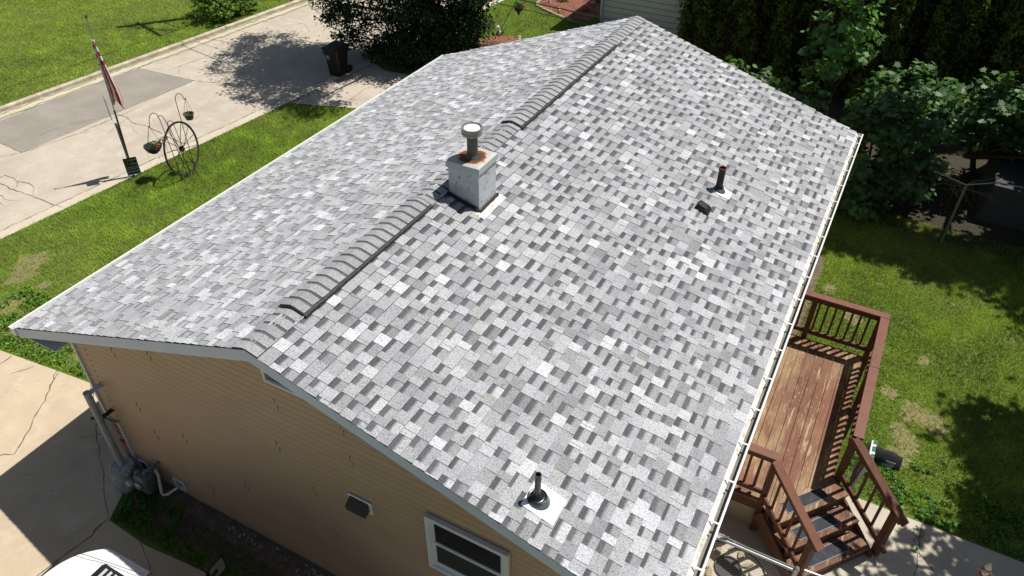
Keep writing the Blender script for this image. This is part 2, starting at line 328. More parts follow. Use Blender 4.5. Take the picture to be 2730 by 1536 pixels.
# ---------------------------------------------------------------- the house
HR, WL, WR, SLL, SLR, LEN = 4.552, 4.595, 4.532, .365, .314, 10.95
house=thing('house','tan sided single storey house under a light grey shingle roof','house',(0,5,0))
def rz(x): return HR-(SLR*x if x>=0 else -SLL*x)
def shingles(side):
    s=SLR if side>0 else SLL; W=WR if side>0 else WL
    dv=Vector((side*1,0,-s)).normalized(); nv=Vector((side*s,0,1)).normalized()
    Ls=W*math.sqrt(1+s*s); e=.143; ncs=int(Ls/e)+1
    v=[];f=[];mi=[];cc=[]
    def P(d,y,h):
        p=Vector((0,0,HR))+dv*d+nv*h; return (p.x,y,p.z)
    def quad(a,b,c,d,col,m):
        n=len(v); v.extend((a,b,c,d)); q=(n,n+1,n+2,n+3) if side>0 else (n+3,n+2,n+1,n); f.append(q); mi.append(m)
        cs=col if isinstance(col[0],(tuple,list)) else [col]*4
        if side<0: cs=list(reversed(cs))
        cc.extend([(x[0],x[1],x[2],1) for x in cs])
    lum=[.71,.60,.535,.475,.42,.36]; wt=[.085,.15,.29,.27,.14,.065]
    def tone():
        t=random.choices(lum,wt)[0]*random.uniform(.93,1.07); b=random.uniform(.98,1.06)
        t*=1.09 if side>0 else 1.24; return (t*.978,t,t*b*1.012)  # street slope coloured paler to stand for its low-angle sheen
    for k in range(ncs):
        db=Ls-k*e; dt=max(db-e-.004,.0)
        if db<.02: break
        y=-.015-random.uniform(0,.1); tab=random.random()<.5; ye=LEN+.01
        db+=random.uniform(-.001,.001)
        first=True
        while y<ye:
            wd=random.choice((.09,.12,.14,.15,.17,.20)) if tab else random.choice((.12,.14,.15,.17,.19,.22))
            a=max(y,-.012); b=min(y+wd,ye-random.uniform(0,.012))
            if b-a<.012: y+=wd; tab=not tab; continue
            if tab:
                c=tone(); t0,t1=.0045,.020
                quad(P(dt,a,t0),P(db,a,t1),P(db,b,t1),P(dt,b,t0),c,0)
                quad(P(db,a,t1),P(db,a,.001),P(db,b,.001),P(db,b,t1),(1,1,1),1)
                quad(P(dt,a,0),P(db,a,.0),P(db,a,t1),P(dt,a,t0),(1,1,1),1)
                quad(P(db,b,0),P(dt,b,0),P(dt,b,t0),P(db,b,t1),(1,1,1),1)
                if random.random()<.12:     # laminate piece joint
                    ym=random.uniform(a+.02,b-.02) if b-a>.06 else None
                    if ym: quad(P(dt,ym,t0+.0006),P(db,ym,t1+.0006),P(db,ym+.004,t1+.0006),P(dt,ym+.004,t0+.0006),(1,1,1),1)
            else:
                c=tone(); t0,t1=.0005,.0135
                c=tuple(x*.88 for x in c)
                kk=random.uniform(.25,.40) if side>0 else random.uniform(.5,.75); dk=(.48*kk,.49*kk,.525*kk) if random.random()<.88 else c  # printed band also lightened on the street slope for that sheen
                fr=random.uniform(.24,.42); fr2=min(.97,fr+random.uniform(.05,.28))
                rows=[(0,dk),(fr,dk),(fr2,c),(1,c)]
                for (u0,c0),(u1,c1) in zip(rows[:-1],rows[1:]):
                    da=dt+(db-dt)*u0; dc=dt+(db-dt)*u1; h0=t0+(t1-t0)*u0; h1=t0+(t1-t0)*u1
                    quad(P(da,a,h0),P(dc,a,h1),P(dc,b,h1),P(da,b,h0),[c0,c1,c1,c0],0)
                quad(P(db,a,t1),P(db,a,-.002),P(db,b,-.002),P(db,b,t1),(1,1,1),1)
            y+=wd; tab=not tab
    m=MB(); m.v=v; m.f=f; m.m=mi; m.c=[(1,1,1)]*len(f)
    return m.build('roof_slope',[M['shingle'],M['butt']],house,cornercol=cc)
for sd,lb in ((1,'sunlit roof slope facing the back yard'),(-1,'shallow angled roof slope facing the street')):
    o=shingles(sd); o['label']=lb
# sheathing, soffit and fascia
m=MB()
for sd,W,s in ((1,WR,SLR),(-1,WL,SLL)):
    W2=W-.02
    a=[(0,.01,HR-.012),(sd*W2,.01,HR-.012-s*W2),(sd*W2,LEN-.01,HR-.012-s*W2),(0,LEN-.01,HR-.012)]
    b=[(p[0],p[1],p[2]-.10) for p in a]
    m.face(b if sd<0 else b[::-1])
    m.face(a if sd>0 else a[::-1])
m.build('soffit',M['trim_white'],house)
def rake(y0,y1,name='fascia'):
    m=MB()
    for sd,W,s in ((1,WR,SLR),(-1,WL,SLL)):
        za,zb=-.016,-.175
        x=sd*W
        m.hexa([(0,y0,HR+zb),(x,y0,HR-s*W+zb),(x,y1,HR-s*W+zb),(0,y1,HR+zb),(0,y0,HR+za),(x,y0,HR-s*W+za),(x,y1,HR-s*W+za),(0,y1,HR+za)])
        # drip edge lip
        m.hexa([(0,y0-.008,HR-.032),(x,y0-.008,HR-s*W-.032),(x,y0,HR-s*W-.032),(0,y0,HR-.032),(0,y0-.008,HR-.012),(x,y0-.008,HR-s*W-.012),(x,y0,HR-s*W-.012),(0,y0,HR-.012)])
    return m.build(name,M['white_paint'],house)
rake(.0,.022); rake(LEN-.022,LEN)
m=MB()
m.box(-WL+.0,-WL+.02,.03,LEN-.03,HR-SLL*WL-.17,HR-SLL*WL-.012); m.build('eave_board',M['white_metal'],house); m=MB(); m.box(WR-.02,WR,.03,LEN-.03,HR-SLR*WR-.17,HR-SLR*WR-.014)
m.build('eave_board',M['white_metal'],house)
# horizontal soffit boards under both eaves
m=MB(); m.box(-WL+.02,-3.9,.03,LEN-.03,HR-SLL*WL-.165,HR-SLL*WL-.15); m.build('soffit',M['trim_white'],house); m=MB(); m.box(4.08,WR-.02,.03,LEN-.03,HR-SLR*WR-.165,HR-SLR*WR-.15)
m.build('soffit',M['trim_white'],house)
# walls: lap siding with real butts
def lapwall(mb, a, b, z0, topf, lap=.102, out=(0,-1), th=.012):
    a=Vector((a[0],a[1],0)); b=Vector((b[0],b[1],0)); o=Vector((out[0],out[1],0)); z=z0; L=(b-a).length; n=max(1,int(L/.1))
    while True:
        zt=z+lap; any_=False; 
        mids=[(i/n,(i+1)/n) for i in range(n)]
        for u,v_ in mids:
            p=a+(b-a)*u; q=a+(b-a)*v_; zc=topf((p+q)/2)
            if zc<=z+.005: continue
            any_=True; t=min(zt,zc); k=(t-z)/lap
            pb=p+o*th; qb=q+o*th; pm=p+o*(th*.82); qm=q+o*(th*.82)
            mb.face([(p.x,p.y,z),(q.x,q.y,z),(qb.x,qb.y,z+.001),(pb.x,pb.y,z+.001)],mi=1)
            pt=p+o*th*(1-k)*.6; qt=q+o*th*(1-k)*.6
            mb.face([(pb.x,pb.y,z+.001),(qb.x,qb.y,z+.001),(qm.x,qm.y,z+.016),(pm.x,pm.y,z+.016)])
            if k>.95:
                f_=.26 if lap<.15 else .13; pk=pt+(pm-pt)*f_; qk=qt+(qm-qt)*f_; tk_=t-(t-z-.016)*f_
                mb.face([(pm.x,pm.y,z+.016),(qm.x,qm.y,z+.016),(qk.x,qk.y,tk_),(pk.x,pk.y,tk_)]); mb.face([(pk.x,pk.y,tk_),(qk.x,qk.y,tk_),(qt.x,qt.y,t),(pt.x,pt.y,t)],mi=1)  # top strip carries the painted shadow of the lap above
            else: mb.face([(pm.x,pm.y,z+.016),(qm.x,qm.y,z+.016),(qt.x,qt.y,t),(pt.x,pt.y,t)])
        z=zt
        if not any_: break
def topf(p): return rz(p.x)-.10
YW=.30
m=MB(); lapwall(m,(-3.9,YW),(-3.68,YW),1.20,topf); lapwall(m,(-3.68,YW),(4.08,YW),.13,topf); m.v=[(x,y,min(z,rz(x)-.07)) for x,y,z in m.v]
z6=lambda x,y:(800+x*.3494,1100+y*.3494)
for (px,py) in ((297,940),(395,955),(366,1088),(411,1155),(489,1170),(738,1195),(654,1296),(563,1310),(835,1318),(732,1082),(905,1138),(932,1230),(892,1420)):
    p=gy(px,py,YW-.02); zz=round((p.z-.13)/.102)*.102+.13
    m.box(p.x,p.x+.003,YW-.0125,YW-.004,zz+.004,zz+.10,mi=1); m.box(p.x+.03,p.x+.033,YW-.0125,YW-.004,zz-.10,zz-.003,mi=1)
w0=m.build('wall',[M['siding'],M['lap_shade_seam']],house); w0['label']='tan lap sided gable wall in shade'
m=MB()
lapwall(m,(-3.9,10.65),(-3.9,YW),.4,lambda p: rz(-3.9)-.1,out=(-1,0)); lapwall(m,(4.08,YW),(4.08,10.65),.4,lambda p: rz(4.08)-.1,out=(1,0)); lapwall(m,(4.08,10.65),(-3.9,10.65),.4,topf,out=(0,1))
m.build('wall',[M['siding'],M['lap_shade_seam']],house)
m=MB(); m.box(-3.66,4.06,YW+.02,10.63,-.05,.42); m.box(-3.86,4.04,YW+.05,10.6,.40,2.7); m.build('foundation',M['found'],house)
# corner trim and brick return
m=MB(); 
m.box(-3.935,-3.885,YW-.035,YW+.03,1.19,2.72); m.beam((-3.91,YW-.028,1.18),(-3.675,YW-.028,1.18),.03,.03); m.box(-3.70,-3.665,YW-.04,YW-.0,.13,1.19)
m.build('corner_trim',M['trim_white'],house,bevel=.004)
m=MB(); m.box(-3.89,-3.69,YW+.004,YW+.30,-.05,1.2); z=.02; k=0
while z<1.12:
    xs=[-3.895,-3.70] if k%2==0 else [-3.895,-3.80,-3.70]
    for a,b in zip(xs[:-1],xs[1:]):
        if random.random()<.9: m.box(a+.004,b-.004,YW-.03+random.uniform(-.006,.006),YW+.02,z,z+.056,mi=1)
    z+=.068; k+=1
m.build('brick_corner',[M['mortar'],M['brick']],house,bevel=.004)
# gable window
win=MB()
X0,X1,Z0,Z1=1.81,2.84,1.74,2.72; y=YW-.034
def frame(mb,x0,x1,z0,z1,w,y0,y1):
    mb.box(x0,x1,y0,y1,z1-w,z1); mb.box(x0,x1,y0,y1,z0,z0+w); mb.box(x0,x0+w,y0,y1,z0+w,z1-w); mb.box(x1-w,x1,y0,y1,z0+w,z1-w)
frame(win,X0,X1,Z0,Z1,.055,y-.035,y+.02); frame(win,X0+.055,X1-.055,Z0+.055,Z1-.055,.022,y-.018,y+.02)
wo=win.build('window',M['trim_white'],house,bevel=.004)
def sub(mb,name,mt,par,**k):
    o=mb.build(name,mt,None,**k); o.parent=par; return o
s_=MB(); frame(s_,X0+.078,X1-.078,2.245,Z1-.078,.022,y-.006,y+.012); sub(s_,'sash',M['trim_white'],wo)
s_=MB(); frame(s_,X0+.078,X1-.078,Z0+.078,2.255,.03,y-.012,y+.010); s_.box(X0+.09,X1-.09,y-.016,y-.004,Z0+.09,Z0+.15); sub(s_,'sash',M['trim_white'],wo)
s_=MB(); s_.box(X0+.09,X1-.09,y+.004,y+.01,2.26,Z1-.09); sub(s_,'pane',M['glass'],wo)
s_=MB(); s_.box(X0+.10,X1-.10,y-.002,y+.003,Z0+.14,2.235); sub(s_,'screen',M['screen'],wo)
# gable vent, exhaust hood
m=MB(); frame(m,-.18,.36,3.78,4.13,.035,YW-.05,YW-.005)
for i in range(7): m.obox((.09,YW-.03,3.83+i*.042),(1,0,0),(0,.7,-.7),(0,.7,.7),.235,.022,.003)
m.build('gable_vent',M['trim_white'],house,bevel=.003)
m=MB(); m.box(.70,1.035,YW-.03,YW-.008,2.14,2.35); o=m.build('exhaust_vent',M['white_metal'],house,bevel=.004)
m=MB(); a=[(.73,YW-.03,2.33),(1.0,YW-.03,2.33),(1.0,YW-.13,2.25),(.73,YW-.13,2.25)]; b=[(.73,YW-.03,2.19),(1.0,YW-.03,2.19),(1.0,YW-.12,2.16),(.73,YW-.12,2.16)]
m.hexa([b[3],b[2],b[1],b[0],a[3],a[2],a[1],a[0]]); sub(m,'vent_hood',mat('brown plastic hood',(.06,.045,.035),.6),o)
# gutters
def gutter(side):
    x0=WR+.002 if side>0 else -WL-.002; ze=HR-(SLR*WR if side>0 else SLL*WL)-.022; d=side
    m=MB(); wd=.125 if side>0 else .11; y0,y1=-.02,LEN+.03
    t=.004
    def bx(xa,xb,za,zb): m.box(min(x0+d*xa,x0+d*xb),max(x0+d*xa,x0+d*xb),y0,y1,ze+za,ze+zb)
    bx(.001,.001+t,-.12,.002); bx(.005,wd-.02,-.125,-.120); bx(wd-.02,wd-.016,-.12,-.03); bx(wd-.016,wd+.004,-.034,-.006); bx(wd-.012,wd+.008,-.006,.003)
    for ya in (y0,y1-t):
        m.box(min(x0,x0+d*wd),max(x0,x0+d*wd),ya,ya+t,ze-.122,ze+.001)
    g_=m.build('gutter',M['white_metal'],house)
    if side<0: return g_
    q=MB(); q.hexa([(x0+.006,y0+.01,ze-.05),(x0+.052,y0+.01,ze-.045),(x0+.052,y1-.01,ze-.045),(x0+.006,y1-.01,ze-.05),(x0+.006,y0+.01,ze-.006),(x0+.014,y0+.01,ze-.006),(x0+.014,y1-.01,ze-.006),(x0+.006,y1-.01,ze-.006)]); sub(q,'back_lip',M['gutter_back'],g_)
    q=MB(); q.box(x0+.013,x0+.102,y0+.01,y1-.01,ze-.1195,ze-.112); sub(q,'trough',M['gutter_in'],g_)
    ys=[10.86]; yy=10.55
    while yy>0: ys.append(yy); yy-=.575
    for yy in ys:
        q=MB(); q.box(x0+.002,x0+wd+.004,yy-.011,yy+.011,ze-.001,ze+.006); sub(q,'hanger',M['white_metal'],g_)
        q=MB(); q.box(x0+.04,x0+.062,yy-.152,yy-.148,ze-.06,ze-.03); sub(q,'bracket',M['iron'],g_)
    return g_
gutter(1)['label']='wide white gutter with strap hangers'; gutter(-1)['label']='narrow white gutter along the street side eave'
# downspout at the left near corner kept short
# ridge caps and vents
def capz(x,off):
    s=SLR if x>0 else SLL; r=.035
    return HR+off+.010-s*(math.sqrt(x*x+r*r)-r*.6)
def caps(y0,y1,off,name='ridge_cap',hw=.165):
    v=MB(); cc=[]; e=.1475; y=y0; xs=[-hw+2*hw*i/14 for i in range(15)]
    while y<y1-.01:
        yb=min(y+e,y1); t=random.uniform(.42,.50); c=(t*.98,t*.99,t*1.02); dk=(t*.33,t*.33,t*.35)
        jx=random.uniform(-.006,.006)
        rows=[]; hs=[(y,.0075,c),(y+(yb-y)*.74,.004,c),(y+(yb-y)*.80,.003,dk),(yb+.003,.0015,dk)]
        for (ya,h,cl) in hs: rows.append([(x+jx,ya,capz(x,off)+h) for x in xs])
        for i in range(3):
            for j in range(14):
                a,b,cq,d=rows[i][j],rows[i][j+1],rows[i+1][j+1],rows[i+1][j]
                v.face([a,b,cq,d],(1,1,1),0); cc+= [(*hs[i][2],1),(*hs[i][2],1),(*hs[i+1][2],1),(*hs[i+1][2],1)]
        for j in range(14):
            a,b=rows[0][j],rows[0][j+1]; v.face([(a[0],a[1],a[2]-.0085),(b[0],b[1],b[2]-.0085),b,a],(1,1,1),1); cc+=[(1,1,1,1)]*4
        for j in (0,14):
            pts=[(r_[j][0],r_[j][1],r_[j][2]) for r_ in rows]; lo=[(p[0],p[1],p[2]-.012) for p in pts]
            for i in range(3): v.face([pts[i],pts[i+1],lo[i+1],lo[i]],(1,1,1),1); cc+=[(1,1,1,1)]*4
        y+=e
    return v.build(name,[M['shingle'],M['butt']],house,cornercol=cc)
caps(-.01,.70,0); caps(.70,3.13,.032); caps(3.13,5.60,0); caps(5.60,9.36,.032); caps(9.36,LEN+.005,0)
for (a,b) in ((.69,3.13),(5.585,9.36)):
    v=MB(); xs=[-.168+.336*i/12 for i in range(13)]
    top=[[(x,yy,capz(x,.028)) for x in xs] for yy in (a,b)]; bot=[[(x*1.07,yy,rz(x*1.07)+.012) for x in xs] for yy in (a,b)]
    v.grid(top); v.face(list(top[0])+list(reversed(bot[0]))); v.face(list(reversed(top[1]))+list(bot[1]))
    v.grid([[top[0][12],top[1][12]],[bot[0][12],bot[1][12]]]); v.grid([[top[1][0],top[0][0]],[bot[1][0],bot[0][0]]])
    x=.168*1.07
    v.hexa([(x-.012,a,rz(x)+.010),(x+.016,a,rz(x)+.010),(x+.016,b,rz(x)+.010),(x-.012,b,rz(x)+.010),(x-.012,a,rz(x)+.046),(x+.010,a,rz(x)+.040),(x+.010,b,rz(x)+.040),(x-.012,b,rz(x)+.046)])
    x=-x
    v.hexa([(x-.006,a,rz(x)+.010),(x+.012,a,rz(x)+.010),(x+.012,b,rz(x)+.010),(x-.006,b,rz(x)+.010),(x-.006,a,rz(x)+.034),(x+.012,a,rz(x)+.040),(x+.012,b,rz(x)+.040),(x-.006,b,rz(x)+.034)])
    v.build('ridge_vent',M['vent_side'],house)
# chimney
CX0,CX1,CY0,CY1=.185,.635,3.525,3.975
m=MB(); m.box(CX0,CX1,CY0,CY1,4.25,4.94); chim=m.build('chimney',M['chim'],house,bevel=.006)
m=MB(); m.box(CX0-.02,CX1+.02,CY0-.02,CY1+.02,4.90,4.985)
m.hexa([(CX0-.02,CY0-.02,4.985),(CX1+.02,CY0-.02,4.985),(CX1+.02,CY1+.02,4.985),(CX0-.02,CY1+.02,4.985),(CX0+.02,CY0+.02,4.997),(CX1-.02,CY0+.02,4.997),(CX1-.02,CY1-.02,4.997),(CX0+.02,CY1-.02,4.997)])
sub(m,'chimney_cap',M['capmetal'],chim)
FX,FY=.425,3.745
m=MB(); m.lathe((FX,FY,4.997),[(.098,0),(.092,.012),(.080,.03),(.072,.05),(.070,.055),(.070,.30),(.078,.30),(.078,.315)],28); sub(m,'flue_pipe',mat('weathered flue steel',(.12,.125,.11),.5,.5,noise=[(8,(.07,.075,.065),.45,.62,6,(1,1,.2)),(10,(.25,.26,.25),.55,.7,6,(1,1,.2))]),chim,smooth=False)
m=MB(); m.lathe((FX,FY,5.285),[(.078,0),(.105,.015),(.128,.03),(.133,.035),(.133,.06),(.128,.062),(.128,.072),(.134,.075),(.134,.125),(.128,.125),(.118,.088),(.0,.088)],36); sub(m,'flue_cap',mat('dull flue cap metal',(.30,.30,.28),.5,.3,noise=[(10,(.30,.30,.29),.45,.7,5)]),chim)
m=MB(); m.lathe((FX,FY,5.368),[(.104,.004),(.104,.028),(.098,.034),(0,.036)],36); sub(m,'flue_lid',M['flash_white'],chim)
# flashing strips round the chimney
def onroof(px,py,side=1,off=0):
    d=ray(px,py); s=SLR if side>0 else SLL; Hh=HR+off
    t=(Hh-CAM.z-side*s*CAM.x)/(d.z+side*s*d.x) if side>0 else (Hh-CAM.z+s*CAM.x)/(d.z-s*d.x)
    return CAM+d*t
def roofsheet(mb,pts,h=.020,th=.004,jag=0):
    P=[]
    for a,b in zip(pts,pts[1:]+pts[:1]):
        k=8 if jag else 1
        for i in range(k):
            P.append((a[0]+(b[0]-a[0])*i/k+random.uniform(-jag,jag),a[1]+(b[1]-a[1])*i/k+random.uniform(-jag,jag)))
    mb.face([(p[0],p[1],rz(p[0])+h+th) for p in P]); n=len(P)
    for i in range(n):
        a=P[i]; b=P[(i+1)%n]; mb.face([(a[0],a[1],rz(a[0])+h-.01),(b[0],b[1],rz(b[0])+h-.01),(b[0],b[1],rz(b[0])+h+th),(a[0],a[1],rz(a[0])+h+th)])
m=MB(); roofsheet(m,[(.63,3.42),(.765,3.43),(.755,4.03),(.63,4.03)],.016,jag=.006); sub(m,'flashing',M['flash_dirty'],chim)
m=MB()
for p,q in (((.655,3.50),(.655,3.99)),((.18,3.50),(.65,3.50))):
    a=Vector((p[0],p[1],rz(p[0])+.025)); b=Vector((q[0],q[1],rz(q[0])+.025))
    m.tube([a+(b-a)*i/12+Vector((random.uniform(-.004,.004),random.uniform(-.004,.004),random.uniform(-.006,.006))) for i in range(13)],.022,6)
sub(m,'tar_seal',M['tar'],chim)
# vent pipes
c1=onroof(1432,1333); m=MB(); m.lathe((c1.x,c1.y,c1.z-.05),[(.032,0),(.032,.44),(.026,.44),(.026,.30),(0,.30)],20)
p1=m.build('vent_pipe',mat('scuffed grey pipe',(.075,.08,.08),.4,.4,noise=[(18,(.16,.17,.17),.5,.7,6)]),house); p1['label']='thin grey vent pipe with black rubber collar'
m=MB(); m.lathe((c1.x,c1.y,c1.z-.04),[(.138,0),(.130,.02),(.10,.075),(.096,.085)],28); sub(m,'flashing_cone',M['lead'],p1,smooth=True)
m=MB(); m.lathe((c1.x,c1.y,c1.z+.042),[(.097,0),(.099,.012),(.092,.02),(.085,.012),(.07,.010),(.052,.022),(.045,.032),(.044,.040),(.033,.046)],28); sub(m,'rubber_collar',M['blackrub'],p1,smooth=True)
m=MB(); roofsheet(m,[(c1.x-.10,c1.y-.15),(c1.x+.24,c1.y-.15),(c1.x+.24,c1.y+.17),(c1.x-.10,c1.y+.17)],.018,.003); sub(m,'flashing_plate',M['flash_white'],p1)
c2=onroof(1915,508); m=MB(); m.lathe((c2.x,c2.y,c2.z-.05),[(.052,0),(.052,.42),(.060,.42),(.062,.445),(.048,.45),(.046,.36),(0,.34)],22)
p2=m.build('vent_pipe',M['iron'],house); p2['label']='thick rusty iron vent pipe'
m=MB(); m.lathe((c2.x,c2.y,c2.z+.396),[(.061,-.02),(.064,0),(.056,.010),(.048,.004)],22); sub(m,'pipe_rim',M['rust'],p2,smooth=True)
m=MB(); m.lathe((c2.x,c2.y,c2.z-.04),[(.115,0),(.11,.03),(.078,.085),(.07,.09)],26); sub(m,'flashing_cone',M['lead'],p2,smooth=True)
m=MB(); m.lathe((c2.x,c2.y,c2.z+.045),[(.073,0),(.07,.02),(.053,.045)],26); sub(m,'rubber_collar',M['blackrub'],p2,smooth=True)
m=MB(); roofsheet(m,[(c2.x-.06,c2.y-.10),(c2.x+.10,c2.y-.13),(c2.x+.20,c2.y-.10),(c2.x+.20,c2.y+.10),(c2.x+.04,c2.y+.13)],.018,.003,.008); sub(m,'flashing_plate',M['flash_white'],p2)
# low box vent
c3=onroof(1868,556); nv=Vector((SLR,0,1)).normalized(); dv=Vector((1,0,-SLR)).normalized(); yv=Vector((0,1,0))
def L3(a,b,h): return c3+dv*a+yv*b+nv*h
m=MB(); m.hexa([L3(-.09,-.10,.01),L3(.12,-.08,.01),L3(.12,.08,.01),L3(-.09,.10,.01),L3(-.06,-.06,.10),L3(.07,-.065,.085),L3(.07,.065,.085),L3(-.06,.06,.10)])
m.hexa([L3(.07,-.10,.02),L3(.15,-.10,.012),L3(.15,.10,.012),L3(.07,.10,.02),L3(.06,-.09,.075),L3(.14,-.10,.03),L3(.14,.10,.03),L3(.06,.09,.075)])
o=m.build('box_vent',M['black'],house,bevel=.004)
# ---------------------------------------------------------------- wooden deck
deck=thing('wooden_deck','weathered brown wooden deck with railings and corner stairs','deck',(5,5.6,0))
ZD=.69
from math import floor
E2=Vector((.63,.777,0)).normalized(); N2=Vector((.777,-.63,0)).normalized(); A0=Vector((5.03,3.75,0)); SW=1.26
def ylow(x):   # near outline of deck
    if x<=5.03: return 3.80
    t=(x-5.03)/E2.x; return 3.75+E2.y*t
m=MB(); x=4.10; i=0
while x<5.80:
    xa,xb=x,min(x+.137,5.83); m.hexa([(xa,ylow(xa),ZD-.03),(xb,ylow(xb),ZD-.03),(xb,7.62,ZD-.03),(xa,7.62,ZD-.03),(xa,ylow(xa),ZD),(xb,ylow(xb),ZD),(xb,7.62,ZD),(xa,7.62,ZD)],random.choice(((.85,.83,.8),(1,1,1),(1.1,1.05,1.0),(.93,.9,.92),(1.2,1.15,1.1)))); x+=.143; i+=1
m.build('deck_boards',M['deckboard'],deck,bevel=.004)
m=MB(); m.box(4.10,5.83,7.57,7.61,ZD-.22,ZD-.031); m.box(5.79,5.828,4.75,7.57,ZD-.22,ZD-.031); m.box(4.1,5.02,3.81,3.85,ZD-.22,ZD-.031)
m.beam(A0+N2*-.02+Vector((0,0,ZD-.13)),A0+E2*SW+N2*-.02+Vector((0,0,ZD-.13)),.04,.19); m.build('rim_joist',M['wood'],deck,bevel=.004)
ZT=1.60
def post(x,y,z0,z1,s=.089,mt='wood',rot=None):
    m=MB()
    if rot: m.obox((x,y,(z0+z1)/2),rot,Vector((0,0,1)).cross(rot),(0,0,1),s/2,s/2,(z1-z0)/2)
    else: m.box(x-s/2,x+s/2,y-s/2,y+s/2,z0,z1)
    return m.build('post',M[mt],deck,bevel=.005)
def rail(a,b,za,zb,capw=.14,skip=(),nb=None,mt='wood_light',ends=(0,0),sp=.128):
    a=Vector((a[0],a[1],0)); b=Vector((b[0],b[1],0)); A=a+Vector((0,0,za)); B=b+Vector((0,0,zb)); d=(b-a).normalized()
    sd=d.cross(Vector((0,0,1)))
    dd=(B-A).normalized()
    m=MB(); m.beam(A-dd*ends[0],B+dd*ends[1],capw,.036); m.build('rail_cap',M[mt],deck,bevel=.005)
    low=Vector((0,0,-.085)); m=MB(); m.beam(A+low,B+low,.036,.085); m.build('top_rail',M['wood'],deck,bevel=.004)
    low=Vector((0,0,-.78)); m=MB(); m.beam(A+low,B+low,.036,.085); m.build('bottom_rail',M['wood'],deck,bevel=.004)
    L=(b-a).length; n=int(L/sp)
    for i in range(1,n):
        t=i/n
        if any(abs(t*L-s_)<.08 for s_ in skip): continue
        p=A.lerp(B,t)-sd*.036; m=MB(); m.box(p.x-.018,p.x+.018,p.y-.018,p.y+.018,p.z-.85,p.z-.03); m.build('baluster',M['wood'],deck)
pxp=gy(1830+600*.577,700+170*.577,7.66).x
rail((4.1,7.67),(5.84,7.67),ZT,ZT,skip=(pxp-4.1,1.74),ends=(0,.14))
rail((5.91,7.59),(5.91,6.30),ZT+.001,ZT+.001,ends=(0,0)); rail((5.91,6.295),(5.91,4.78),ZT,ZT,ends=(0,.04))
rail((4.1,3.87),(4.98,3.87),ZT,ZT,ends=(0,.06))
post(pxp,7.66,.1,ZT-.02); post(5.87,7.66,0,ZT-.02,.10); post(5.88,6.28,0,ZT-.02); post(5.88,4.76,0,ZT-.02,.10); post(5.0,3.83,0,ZT-.02)
tl=.30
for k in range(3):
    z=ZD-.23*k - (.0005 if k==0 else 0); a=A0+N2*(tl*k)
    m=MB(); m.obox(a+E2*SW/2+N2*(tl/2+.012)+Vector((0,0,z-.019)),E2,N2,(0,0,1),SW/2,tl/2+.012,.019,(.62,.60,.62) if k else (.8,.8,.8)); t_=m.build('tread',M['deckboard'],deck,bevel=.005)
    m=MB(); m.obox(a+E2*SW/2+N2*(tl-.02)+Vector((0,0,z-.135)),E2,N2,(0,0,1),SW/2-.01,.016,.095); m.build('riser',M['wood'],deck)
    m=MB(); m.obox(a+E2*SW*.48+N2*(tl*.52)+Vector((0,0,z+.004)),E2,N2,(0,0,1),.36,.095,.004); mo=m.build('tread_mat',M['tread'],None,bevel=.003); mo.parent=t_
    m=MB()
    for sx,ly in ((1,0),(-1,0),(0,1),(0,-1)):
        c=a+E2*(SW*.48+sx*.355)+N2*(tl*.52+ly*.09)+Vector((0,0,z+.009))
        m.obox(c,E2,N2,(0,0,1),.36 if ly else .004,.004 if ly else .094,.001)
    mo2=m.build('mat_border',M['grey_sheet'],None); mo2.parent=t_
for sx in (0.0,SW):
    a=A0+E2*(sx+(-.03 if sx==0 else .03)); m=MB()
    b=a+N2*.95; m.beam(a+Vector((0,0,ZD-.18)),b+Vector((0,0,-.02+.02)),.038,.24); m.build('stringer',M['wood'],deck)
La=(4.99,3.78); Lb=(5.82,3.20)
rail(La,Lb,ZT+.02,1.0,.13,ends=(.0,.04),sp=.15); post(5.74,3.27,0,.99,.10,rot=N2)
Ra=(5.88,4.72); Rb=(6.74,4.17)
rail(Ra,Rb,ZT+.0,.98,.13,mt='wood',ends=(0,.06),sp=.15); post(6.64,4.25,0,.98,.10,rot=N2)
m=MB(); m.box(4.1,5.16,3.88,5.3,-.05,.44); o=m.build('concrete_stoop',mat('old cream concrete',(.42,.34,.22),.9,noise=[(4,(.34,.27,.17),.45,.7,6)]),None,bevel=.01); tag(o,'low cream concrete block under the near end of the deck','stoop')

